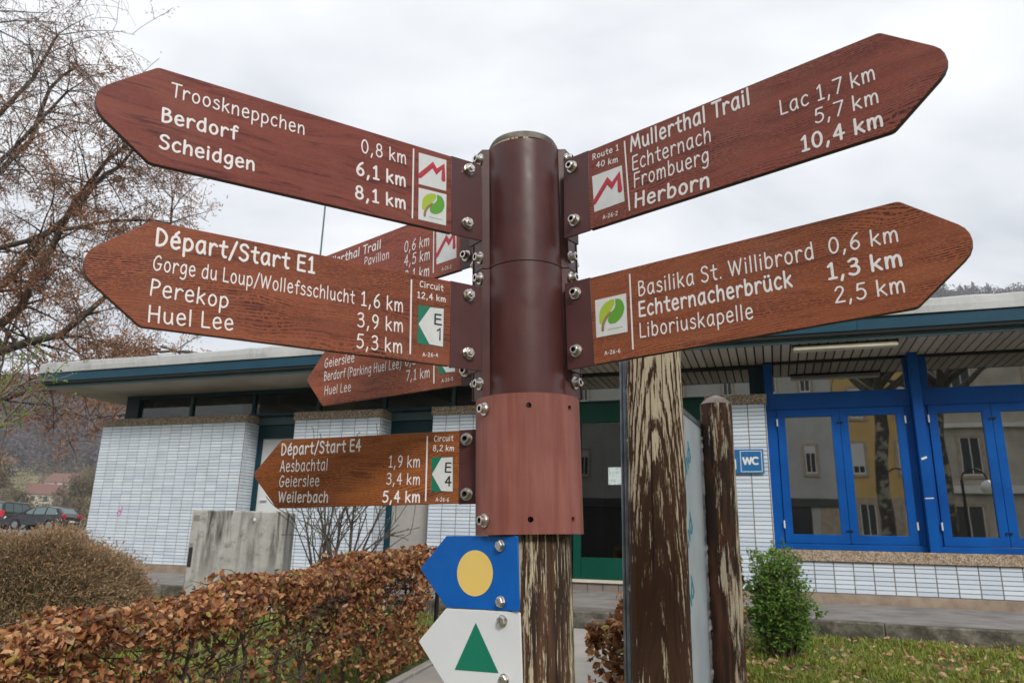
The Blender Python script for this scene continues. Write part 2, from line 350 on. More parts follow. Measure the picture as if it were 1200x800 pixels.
    m = Mt('roof_membrane', (.6, .6, .6), .55); x, y, z = m.sep(m.tc())
    c = m.ramp(m.noise(m.tc(), 1.5, 6), [(.3, (.38, .385, .385)), (.7, (.52, .52, .515))])
    st = m.noise(m.comb(m.math('MULTIPLY', x, 3.2), 0, m.math('MULTIPLY', z, 2)), 1.5, 5, .7, .5); c = m.mix(m.ramp(st, [(.52, 0), (.68, .55)]), c, (.25, .245, .23))
    m.col(c); m.bump(m.noise(m.comb(m.math('MULTIPLY', x, 2), 0, z), 2, 3), .5, .03); M['membrane'] = m.m
    def paint(nm, a, b, r=.4):
        m = Mt(nm, a, r, 0, .22); c = m.ramp(m.noise(m.tc(), 2.2, 5), [(.3, a), (.7, b)])
        sp = m.ramp(m.voro(m.tc(), 9), [(.012, .8), (.02, 0)]); c = m.mix(sp, c, (.6, .65, .7)); m.col(c); m.bump(m.noise(m.tc(), 90, 3), .08, .001); M[nm] = m.m
    paint('fascia_blue', (.010, .050, .082), (.016, .066, .105))
    paint('dark_teal', (.005, .032, .045), (.008, .042, .058))
    paint('slate', (.05, .09, .10), (.07, .115, .125))
    paint('win_blue', (.002, .062, .27), (.003, .095, .38), .35)
    paint('win_green', (.002, .052, .034), (.004, .070, .045), .35)
    M['joint'] = Mt('black_trim_gap_shade', (.012, .011, .010), .9).m  # own black of wall beam and transom frame; painted shade in the eaves gap
    m = Mt('soffit_board', (.50, .42, .36), .7); f = m.rnd(); c = m.ramp(f, [(0, (.44, .365, .315)), (1, (.57, .49, .43))])
    m.col(c); M['soffit'] = m.m
    M['soffit_plain'] = mottled('soffit_plain', (.33, .28, .235), (.42, .36, .31), 2, .7, .1)
    M['door_white'] = mottled('door_white', (.60, .61, .61), (.68, .69, .69), 3, .5, .05)
    M['door_grey'] = mottled('door_grey', (.30, .285, .27), (.40, .38, .36), 2.4, .6, .05)
    M['cream'] = mottled('cream_sill', (.50, .45, .36), (.60, .54, .45), 8, .6, .1)
    M['browntile'] = mottled('brown_tile', (.17, .14, .125), (.23, .19, .17), 8, .5, .1)
    M['glass'] = glassmat('window_glass', refl=.46)
    M['glass_dark'] = glassmat('door_glass', refl=.12, fres=.45)
    M['glass_clear'] = glassmat('clerestory_glass', refl=.02, dark=.6, fres=.15)
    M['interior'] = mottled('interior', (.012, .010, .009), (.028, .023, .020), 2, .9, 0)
    M['white'] = Mt('white_plastic', (.72, .72, .70), .4).m
    M['lamp'] = mottled('old_lamp_tube', (.58, .52, .40), (.70, .65, .52), 8, .4, .1)
    M['iron'] = Mt('dark_metal', (.02, .022, .025), .5, .6).m
    M['wcblue'] = mottled('wc_blue', (.010, .115, .30), (.014, .14, .35), 20, .35, 0)
    M['yellow'] = Mt('yellow_box', (.72, .50, .05), .5).m
    M['pink'] = Mt('pink_paint', (.55, .12, .35), .6).m
    M['poster'] = mottled('poster', (.35, .45, .45), (.72, .76, .76), 30, .5, 0)
    # plants
    M['beech'] = leafmat('beech_leaves', [(0, (.12, .045, .020)), (.3, (.26, .090, .034)), (.52, (.48, .18, .060)), (.74, (.66, .31, .125)), (.92, (.82, .48, .24)), (.93, (.55, .42, .08)), (.96, (.36, .34, .08)), (1, (.80, .54, .34))])
    M['bushleaf'] = leafmat('bush_twigs', [(0, (.20, .105, .05)), (.4, (.42, .225, .11)), (.75, (.58, .33, .18)), (.9, (.36, .26, .09)), (1, (.72, .50, .32))], .1)
    M['greenleaf'] = leafmat('green_leaves', [(0, (.06, .17, .022)), (.5, (.15, .34, .04)), (.85, (.26, .48, .065)), (1, (.40, .55, .11))], .3)
    M['russet'] = leafmat('russet_needles', [(0, (.30, .125, .06)), (.5, (.46, .21, .105)), (1, (.62, .33, .18))], .25)
    M['bark'] = mottled('bark', (.045, .036, .030), (.13, .105, .085), 18, .95, .8, .01)
    M['twig'] = mottled('twigs', (.07, .05, .036), (.17, .13, .09), 30, .9, .2)
    M['twiggreen'] = mottled('green_twigs', (.19, .15, .08), (.36, .28, .17), 30, .8, .2)
    M['paletwig'] = mottled('birch_twigs', (.13, .12, .12), (.26, .24, .24), 30, .9, .2)
    m = Mt('plane_bark', (.3, .28, .22), .9); c = m.ramp(m.noise(m.tc(), 3.2, 5, .6), [(.40, (.035, .03, .026)), (.52, (.07, .06, .05)), (.60, (.30, .27, .22))]); m.col(c); m.bump(m.noise(m.tc(), 14, 5), .8, .03); M['planebark'] = m.m
    M['blade'] = leafmat('grass_blades', [(0, (.16, .22, .02)), (.5, (.31, .40, .035)), (.8, (.42, .46, .06)), (1, (.56, .52, .18))], .3)
    M['fallen'] = leafmat('fallen_leaves', [(0, (.26, .12, .045)), (.4, (.44, .25, .11)), (.8, (.60, .42, .22)), (1, (.68, .55, .20))], .1)
    m = Mt('grass_soil', (.1, .1, .04), .95); c = m.ramp(m.noise(m.tc('Generated') if False else m.tc(), 1.3, 7, .65), [(.3, (.095, .075, .035)), (.5, (.095, .12, .028)), (.7, (.14, .17, .04))])
    m.col(c); m.bump(m.noise(m.tc(), 25, 6), .8, .04); M['soil'] = m.m
    M['asphalt'] = mottled('asphalt', (.13, .125, .12), (.19, .185, .175), 1.2, .9, .3, .01)
    M['paving'] = mottled('path_concrete', (.30, .275, .245), (.40, .37, .33), 2.5, .9, .4, .004)
    m = Mt('hill_ground', (.1, .1, .05), 1); x, y, z = m.sep(m.tc()); f = m.noise(m.tc(), .012, 6, .6)
    lo = m.ramp(f, [(.35, (.13, .10, .05)), (.55, (.19, .18, .07)), (.7, (.15, .17, .06))]); hi = m.ramp(m.noise(m.tc(), .05, 6), [(.3, (.055, .040, .035)), (.7, (.10, .07, .058))])
    m.col(m.mix(m.ramp(m.math('MULTIPLY', z, .01), [(.26, 0), (.42, 1)]), lo, hi)); M['hill'] = m.m
    M['hillwood'] = leafmat('bare_woodland', [(0, (.075, .062, .074)), (.35, (.105, .086, .100)), (.6, (.13, .106, .118)), (.8, (.105, .10, .075)), (.86, (.05, .075, .055)), (1, (.165, .13, .13))], .1, .9)
    M['conifer'] = leafmat('dark_conifers', [(0, (.012, .028, .014)), (1, (.03, .055, .024))], .1, .9)
    M['valley'] = leafmat('valley_trees', [(0, (.10, .075, .05)), (.5, (.17, .13, .075)), (1, (.22, .18, .08))], .1, .9)
    # vehicles / houses
    def car(nm, c, r=.25): m = Mt(nm, c, r, .3, .5); m.b.inputs['Coat Weight'].default_value = .6; M[nm] = m.m
    car('car_black', (.012, .014, .018)); car('car_silver', (.42, .45, .47)); car('car_van', (.022, .021, .024)); car('car_green', (.03, .10, .045))
    m = Mt('car_glass', (.10, .14, .14), .08, 0, .8); M['carglass'] = m.m
    M['tyre'] = Mt('tyre', (.015, .015, .015), .9).m; M['rim'] = Mt('rim', (.3, .3, .31), .35, .8).m
    M['taillight'] = Mt('tail_lens', (.45, .01, .015), .25).m; M['headlight'] = Mt('head_lens', (.75, .75, .70), .15).m
    M['plate'] = Mt('yellow_plate', (.75, .50, .05), .5).m
    M['render_grey'] = mottled('render_grey', (.42, .42, .40), (.50, .50, .48), 1, .9, .2)
    M['render_yellow'] = mottled('render_yellow', (.55, .36, .13), (.62, .42, .17), 1, .9, .2)
    M['render_stone'] = mottled('render_stone', (.36, .33, .27), (.50, .46, .39), 1.5, .9, .2)
    M['stone_trim'] = mottled('stone_trim', (.34, .27, .20), (.46, .38, .29), 4, .9, .2)
    M['render_white'] = mottled('render_white', (.60, .58, .55), (.72, .70, .67), 1, .9, .1)
    M['rooftile'] = mottled('roof_tile', (.13, .065, .05), (.20, .10, .078), 3, .9, .2)
    M['slateroof'] = mottled('roof_slate', (.06, .06, .065), (.11, .11, .115), 3, .8, .2)
    M['shutter'] = Mt('roller_shutter', (.62, .62, .60), .6).m
    M['darkpane'] = Mt('dark_pane', (.03, .035, .04), .15, 0, .8).m
    M['shopband'] = Mt('shop_band', (.06, .06, .06), .6).m
mk_materials()
# ------------------------------------------------------------------ place frame
BP = Vector((3.0616, 8.7013, 0)); BYAW = rad(-19.5)        # pavilion: s to the right along the front, o towards the camera
EX = Vector((math.cos(BYAW), math.sin(BYAW), 0)); NO = Vector((math.sin(BYAW), -math.cos(BYAW), 0))
def so(x, y):
    d = Vector((x-BP.x, y-BP.y, 0)); return d.dot(EX), d.dot(NO)
def W(s, o, z=0): return BP+EX*s+NO*o+Vector((0, 0, z))
def gz(x, y):
    s, o = so(x, y)
    if o >= 2.3:
        z = .70-(o-2.3)*.084; z = max(z, -.16)
    elif o > -8: z = .70
    else: z = .70+min(1, (-8-o)/22)*.62
    if s < -11.5 and o < 2.3: z = max(z, .70+min(1, (-11.5-s)/22)*.62)
    return z
# ------------------------------------------------------------------ foliage helpers
rng = np.random.default_rng(7)
def rand_dirs(n, up=0.0):
    d = rng.normal(size=(n, 3)); d[:, 2] += up; return d/np.linalg.norm(d, axis=1)[:, None]
def leaf_quads(P, L, Wd, fold=.35, D=None, six=False):
    """folded kite-shaped leaves at points P; L, Wd arrays"""
    n = len(P); d = rand_dirs(n) if D is None else D
    a = rand_dirs(n); u = np.cross(d, a); u /= np.linalg.norm(u, axis=1)[:, None]+1e-9; w = np.cross(d, u)
    L = np.broadcast_to(L, (n,))[:, None]; Wd = np.broadcast_to(Wd, (n,))[:, None]
    if not six:
        V = np.stack([P-d*L/2, P+u*Wd/2+w*Wd*fold, P+d*L/2, P-u*Wd/2+w*Wd*fold], 1).reshape(-1, 3)
        b = np.arange(n)[:, None]*4; F = np.concatenate([b+np.array([[0, 1, 2]]), b+np.array([[0, 2, 3]])], 0)
    else:
        c = w*Wd*fold
        V = np.stack([P-d*L/2, P-d*L*.15+u*Wd*.5+c, P+d*L*.25+u*Wd*.36+c*.8, P+d*L/2+w*L*.12, P+d*L*.25-u*Wd*.36+c*.8, P-d*L*.15-u*Wd*.5+c, P+d*L*.05], 1).reshape(-1, 3)
        b = np.arange(n)[:, None]*7; F = np.concatenate([b+np.array([q]) for q in ([0, 1, 6], [1, 2, 6], [2, 3, 6], [3, 4, 6], [4, 5, 6], [5, 0, 6])], 0)
    return V, F
def leaf_obj(name, P, L, Wd, mat, parent=None, kind='stuff', **k):
    V, F = leaf_quads(np.asarray(P, float), L, Wd, **k)
    if parent is not None: V = V-np.array(parent.location)
    o = link(name, np_mesh(name, V, F, mat, smooth=False), parent)
    if kind: o['kind'] = kind
    return o
def tubes_mesh(name, lines, mat, sides=5, origin=(0, 0, 0)):
    """lines: list of (points list, radii list)"""
    V = []; F = []; b = 0; og = np.array(origin, float)
    ang = np.arange(sides)*2*np.pi/sides; ca, sa = np.cos(ang), np.sin(ang)
    for pts, rr in lines:
        P = np.asarray(pts, float)-og; k = len(P)
        if k < 2: continue
        T = np.gradient(P, axis=0); T /= np.linalg.norm(T, axis=1)[:, None]+1e-9
        ref = np.array([.31, .77, .55]) if abs(T[0] @ np.array([.31, .77, .55])) < .9 else np.array([1., 0, 0])
        A = np.cross(T, ref); A /= np.linalg.norm(A, axis=1)[:, None]+1e-9; B = np.cross(T, A)
        R = np.asarray(rr, float)[:, None, None]
        ring = P[:, None, :]+R*(A[:, None, :]*ca[None, :, None]+B[:, None, :]*sa[None, :, None])
        V.append(ring.reshape(-1, 3))
        i = np.arange(k-1)[:, None]*sides; j = np.arange(sides)[None, :]; jn = (j+1) % sides
        F.append(np.stack([i+j, i+jn, i+sides+jn, i+sides+j], -1).reshape(-1, 4)+b); b += k*sides
    return np_mesh(name, np.concatenate(V), np.concatenate(F), mat, smooth=True)
def grow(lines, tips, p, d, length, r, depth, rs, droop=0.0, spread=.75, kids=(3, 5), seg=5, minr=.003, wob=.22):
    """one branch and its children; tips collects points and directions along the last twigs"""
    pts = [p.copy()]; rad_ = [r]; d = d/np.linalg.norm(d); step = length/seg
    for i in range(seg):
        d = d+rs.normal(size=3)*wob*.5; d[2] -= droop*.25; d /= np.linalg.norm(d)
        p = p+d*step; pts.append(p.copy()); rad_.append(max(r*(1-.75*(i+1)/seg), minr))
    lines.append((pts, rad_))
    if depth == 0:
        for i in range(1, len(pts)): tips.append((pts[i], d))
        return
    for _ in range(rs.integers(kids[0], kids[1]+1)):
        t = rs.uniform(.25, 1.0); i = min(int(t*seg), seg-1); q = pts[i]+(pts[i+1]-pts[i])*(t*seg-i)
        side = rs.normal(size=3); nd = d*(1-spread)+side/np.linalg.norm(side)*spread; nd[2] += .12
        grow(lines, tips, q, nd, length*rs.uniform(.42, .66), max(rad_[i]*.55, minr), depth-1, rs, droop, spread, kids, max(3, seg-1), minr, wob)
# ------------------------------------------------------------------ single-stroke lettering
def _arc(cx, cy, rx, ry, a0, a1, n=14):
    return [(cx+rx*math.cos(rad(a0+(a1-a0)*i/n)), cy+ry*math.sin(rad(a0+(a1-a0)*i/n))) for i in range(n+1)]
def _cr(p):
    if len(p) < 3: return p
    out = []; q = [(2*p[0][0]-p[1][0], 2*p[0][1]-p[1][1])]+p+[(2*p[-1][0]-p[-2][0], 2*p[-1][1]-p[-2][1])]
    for i in range(1, len(q)-2):
        a, b, c, d = q[i-1], q[i], q[i+1], q[i+2]
        for k in range(4):
            t = k/4
            out.append(tuple(.5*(2*b[j]+(c[j]-a[j])*t+(2*a[j]-5*b[j]+4*c[j]-d[j])*t*t+(3*b[j]-a[j]-3*c[j]+d[j])*t**3) for j in (0, 1)))
    out.append(p[-1]); return out
GL = {' ': (34, ''), 'A': (70, 'l 0,0 33,98 64,1;l 12,35 55,36'), 'B': (64, 'l 7,1 7,97;s 7,97 34,95 47,84 42,67 24,55 9,52;s 24,55 48,50 57,31 46,10 26,1 7,1'),
'C': (66, 's 58,84 45,96 25,91 7,63 7,34 18,8 36,1 58,10'), 'D': (70, 'l 7,1 7,97;s 7,97 34,91 56,68 60,44 48,17 27,3 7,1'), 'E': (62, 'l 55,97 9,96 7,2 57,1;l 8,52 51,53'),
'F': (60, 'l 56,98 8,97 8,0;l 8,53 50,54'), 'G': (76, 's 60,86 45,98 23,88 6,56 8,22 26,1 50,6 62,24 63,43;l 38,44 70,44'), 'H': (74, 'l 6,0 6,98;l 62,0 62,98;l 6,50 62,52'),
'L': (56, 'l 7,98 7,2 53,1'), 'M': (92, 'l 2,0 15,96 43,26 70,96 84,0'), 'P': (60, 'l 7,0 7,97;s 7,97 38,93 53,76 43,54 9,45'), 'R': (68, 'l 7,0 7,97;s 7,97 36,94 52,78 40,57 9,47;l 24,48 60,0'),
'S': (64, 's 55,84 40,97 18,94 8,78 18,60 42,49 56,31 48,8 26,0 5,12'), 'T': (64, 'l 0,96 68,97;l 35,96 33,0'), 'W': (104, 'l 0,97 22,2 46,88 70,2 96,97'), 'I': (40, 'l 20,0 20,98'),
'a': (66, 's 52,60 35,71 14,58 6,30 16,4 34,2 51,26;l 53,70 52,22 58,1'), 'b': (62, 'l 7,98 7,2;s 7,42 21,64 38,66 53,46 51,18 34,1 18,2 7,12'), 'c': (56, 's 50,60 34,70 14,58 6,34 14,8 32,0 50,9'),
'd': (64, 'l 52,98 53,0;s 52,54 38,68 20,64 6,40 8,14 24,0 40,4 52,22'), 'e': (61, 'l 8,35 53,40;s 53,40 46,62 30,70 12,60 6,34 14,8 34,0 53,10'), 'f': (48, 's 49,90 37,99 26,91 22,70 22,40 22,0;l 4,63 44,64'),
'g': (62, 's 50,56 36,70 16,60 6,36 14,12 32,8 51,30;s 52,68 53,30 52,0 44,-24 26,-32 7,-24'), 'h': (62, 'l 7,98 7,0;s 7,38 22,62 38,67 50,54 52,30 52,0'), 'i': (22, 'l 8,66 8,0;d 8,90'),
'k': (58, 'l 7,98 7,0;l 48,64 9,29;l 20,38 52,0'), 'l': (22, 'l 8,98 8,0'), 'm': (88, 'l 6,66 7,0;s 7,34 16,60 30,66 39,48 40,0;s 40,38 50,60 64,66 74,48 76,0'),
'n': (62, 'l 6,66 7,0;s 7,36 20,60 36,67 48,54 51,30 52,0'), 'o': (62, 'o 30,34 24,34'), 'p': (61, 'l 7,66 7,-34;s 7,48 20,66 38,66 54,44 50,16 32,2 16,4 7,18'), 'r': (50, 'l 7,66 8,0;s 8,38 18,58 32,67 48,58'),
's': (52, 's 43,59 29,69 12,62 10,48 28,37 45,26 42,8 24,0 4,8'), 't': (50, 's 25,93 23,50 23,20 32,2 44,2;l 2,64 48,65'), 'u': (62, 's 6,66 6,30 12,8 28,0 44,12 50,34;l 50,66 51,20 55,0'),
'0': (66, 'o 31,49 26,49'), '1': (54, 'l 10,80 29,99 29,0;l 10,1 48,1'), '2': (66, 's 8,78 22,97 44,96 54,78 44,54 22,26 6,2;l 6,2 58,2'), '3': (64, 's 8,88 26,99 46,94 50,76 38,58 20,54;s 20,54 44,52 56,32 48,8 26,0 6,10'),
'4': (66, 'l 44,0 42,98 5,34 61,35'), '5': (64, 'l 54,97 16,96 10,56;s 10,56 30,63 50,52 56,28 44,6 22,0 6,10'), '6': (64, 's 48,98 28,82 10,50 8,22 22,2 42,4 54,24 46,46 28,52 10,34'), '7': (62, 'l 4,96 60,96 24,0'),
'8': (66, 'o 31,74 20,23;o 31,26 25,26'), '9': (64, 's 52,66 42,48 22,46 8,64 14,88 32,98 50,84 52,60 44,26 22,0'), ',': (30, 'l 15,10 6,-20'), '.': (24, 'd 9,4'), '/': (48, 'l 2,-10 44,104'),
'-': (42, 'l 4,42 34,42'), '(': (32, 's 24,106 8,74 6,20 22,-22'), ')': (32, 's 6,106 22,74 24,20 8,-22'), 'é': (61, 'l 8,35 53,40;s 53,40 46,62 30,70 12,60 6,34 14,8 34,0 53,10;l 26,80 44,98'),
'ü': (62, 's 6,66 6,30 12,8 28,0 44,12 50,34;l 50,66 51,20 55,0;d 16,90;d 42,90'), 'v': (56, 'l 2,66 24,2 46,66'), 'w': (80, 'l 2,66 20,2 38,60 56,2 74,66')}
def strokes(ch):
    adv, spec = GL[ch]; out = []
    for it in [q for q in spec.split(';') if q]:
        k, *pp = it.split(); pts = [tuple(float(v) for v in a.split(',')) for a in pp]
        if k == 'l': out.append(('l', pts))
        elif k == 's': out.append(('s', _cr(pts)))
        elif k == 'd': out.append(('d', [pts[0], (pts[0][0]+.5, pts[0][1])]))
        elif k == 'o': out.append(('s', _arc(pts[0][0], pts[0][1], pts[1][0], pts[1][1], 90, 450, 20)))
    return adv, out
def ribbon(mb, pts, w, y, m=0, caps=True, wx=1.0):
    """flat stroke of width w following pts in XZ, slightly crowned; wx squeezes the pen sideways"""
    P = [Vector(p) for p in pts]; n = len(P); L = []; 
    for i in range(n):
        a = (P[i]-P[i-1]).normalized() if i else None; b = (P[i+1]-P[i]).normalized() if i < n-1 else None
        if a is None: t = b; k = 1
        elif b is None: t = a; k = 1
        else:
            t = (a+b); t = t.normalized() if t.length > 1e-4 else a; k = 1/max(.6, t.dot(a))
        L.append((Vector((-t.y, t.x))*k*w/2, t))
    vs = []; cr = w*.05
    for i in range(n):
        o, t = L[i]; o = Vector((o.x*wx, o.y)); vs += [(P[i].x+o.x, y, P[i].y+o.y), (P[i].x, y-cr, P[i].y), (P[i].x-o.x, y, P[i].y-o.y)]
    fs = []
    for i in range(n-1):
        a = i*3; b = a+3; fs += [(a, a+1, b+1, b), (a+1, a+2, b+2, b+1)]
    if caps:
        for e, sg in ((0, -1), (n-1, 1)):
            o, t = L[e]; o = o.normalized()*w/2; t = t*sg; c = len(vs); seg = 4
            for k in range(1, seg):
                an = math.pi*k/seg; q = P[e]+Vector(((o.x*math.cos(an)+t.x*w/2*math.sin(an))*wx, o.y*math.cos(an)+t.y*w/2*math.sin(an))); vs.append((q.x, y, q.y))
            ring = [e*3]+list(range(c, c+seg-1))+[e*3+2]
            for k in range(seg): fs.append((e*3+1, ring[k], ring[k+1]))
    mb.add(vs, fs, m, False)
def text_mesh(mb, txt, x0, z0, x1, z1, cap, weight, y, m=0):
    """writes txt from (x0,z0) to (x1,z1) on its base line with capitals cap high"""
    tot = 0; gl = []
    for ch in txt:
        adv, st = strokes(ch); gl.append((tot, st)); tot += adv+(15 if ch not in ' ' else 6)
    lead = 4; tot -= 25
    ex = Vector((x1-x0, z1-z0)); sx = ex.length/tot; sz = cap/98; ex.normalize(); ez = Vector((-ex.y, ex.x))
    w = cap*weight; sq = max(.55, min(1.15, sx/sz)); k = 0
    for off, st in gl:
        for kind, pts in st:
            Q = []
            for px, pz in pts:
                v = Vector((x0, z0))+ex*((px+off-lead)*sx)+ez*(pz*sz); Q.append((v.x, v.y))
            ww = w*1.25 if kind == 'd' else w
            if kind == 'l' and len(Q) > 2:      # sharp corners: separate straight runs
                for a, b in zip(Q[:-1], Q[1:]): ribbon(mb, [a, b], ww, y-k*.00002, m, wx=sq); k = (k+1) % 7
            else: ribbon(mb, Q, ww, y-k*.00002, m, wx=sq); k = (k+1) % 7
def bil(c, u, v):
    tl, tr, br, bl = [Vector(q) for q in c]; p = bl.lerp(br, u).lerp(tl.lerp(tr, u), v); return (p.x, p.y)
# ------------------------------------------------------------------ bolts
def hexring(r, n=6): return [(r*math.cos(rad(60*i+10)), r*math.sin(rad(60*i+10))) for i in range(n)]
def bolt_mesh(kind):
    """points along -Y (towards the viewer); y=0 is the plate"""
    mb = MB()
    if kind == 'socket':
        mb.tube((0, 0, 0), (0, -.0025, 0), .0122, n=20); mb.tube((0, -.0025, 0), (0, -.004, 0), .0095, .0085, n=16)
        R, h = .0084, .0135; n = 18; b = len(mb.v)
        rings = [(R, -.004), (R, -h+.001), (R-.001, -h), (.0050, -h), (.0048, -h+.006)]
        for r, y in rings:
            for i in range(n):
                t = 2*math.pi*i/n; rr = r
                if r < .0055: a = (t+rad(10)) % rad(60)-rad(30); rr = r*.92/math.cos(a)
                mb.v.append((rr*math.cos(t), y, rr*math.sin(t)))
        for q in range(len(rings)-1):
            for i in range(n):
                j = (i+1) % n; mb.f.append([b+q*n+i, b+q*n+j, b+(q+1)*n+j, b+(q+1)*n+i]); mb.m.append(1 if q == 3 else 0); mb.sm.append(q == 0)
        mb.f.append([b+4*n+i for i in range(n)]); mb.m.append(1); mb.sm.append(False)
    elif kind == 'nut':
        mb.tube((0, 0, 0), (0, -.002, 0), .0115, n=20)
        mb.add([(x, -.002, z) for x, z in hexring(.0108)]+[(x, -.0085, z) for x, z in hexring(.0108)]+[(x, -.0098, z) for x, z in hexring(.0092)],
               [(i, (i+1) % 6, 6+(i+1) % 6, 6+i) for i in range(6)]+[(6+i, 6+(i+1) % 6, 12+(i+1) % 6, 12+i) for i in range(6)]+[list(range(12, 18))])
        mb.tube((0, -.0098, 0), (0, -.0145, 0), .0054, .0048, n=12)
    else:
        mb.tube((0, 0, 0), (0, -.0016, 0), .0098, n=20)
        mb.add([(x, -.0016, z) for x, z in hexring(.0084)]+[(x, -.0068, z) for x, z in hexring(.0084)]+[(x, -.0078, z) for x, z in hexring(.0072)],
               [(i, (i+1) % 6, 6+(i+1) % 6, 6+i) for i in range(6)]+[(6+i, 6+(i+1) % 6, 12+(i+1) % 6, 12+i) for i in range(6)]+[list(range(12, 18))])
    me = mb.mesh('bolt_'+kind, [M['steel'], M['socket']], 40)
    bm = bmesh.new(); bm.from_mesh(me); bmesh.ops.recalc_face_normals(bm, faces=bm.faces); bm.to_mesh(me); bm.free()
    return me
BOLT = {k: bolt_mesh(k) for k in ('socket', 'nut', 'hex')}
def put_bolt(kind, parent, loc, dirv=(0, -1, 0), rot=0):
    o = link('bolt', BOLT[kind], parent, loc); d = Vector(dirv).normalized()
    o.rotation_euler = (Vector((0, -1, 0)).rotation_difference(d).to_matrix() @ Matrix.Rotation(rot, 3, 'Y')).to_euler(); return o
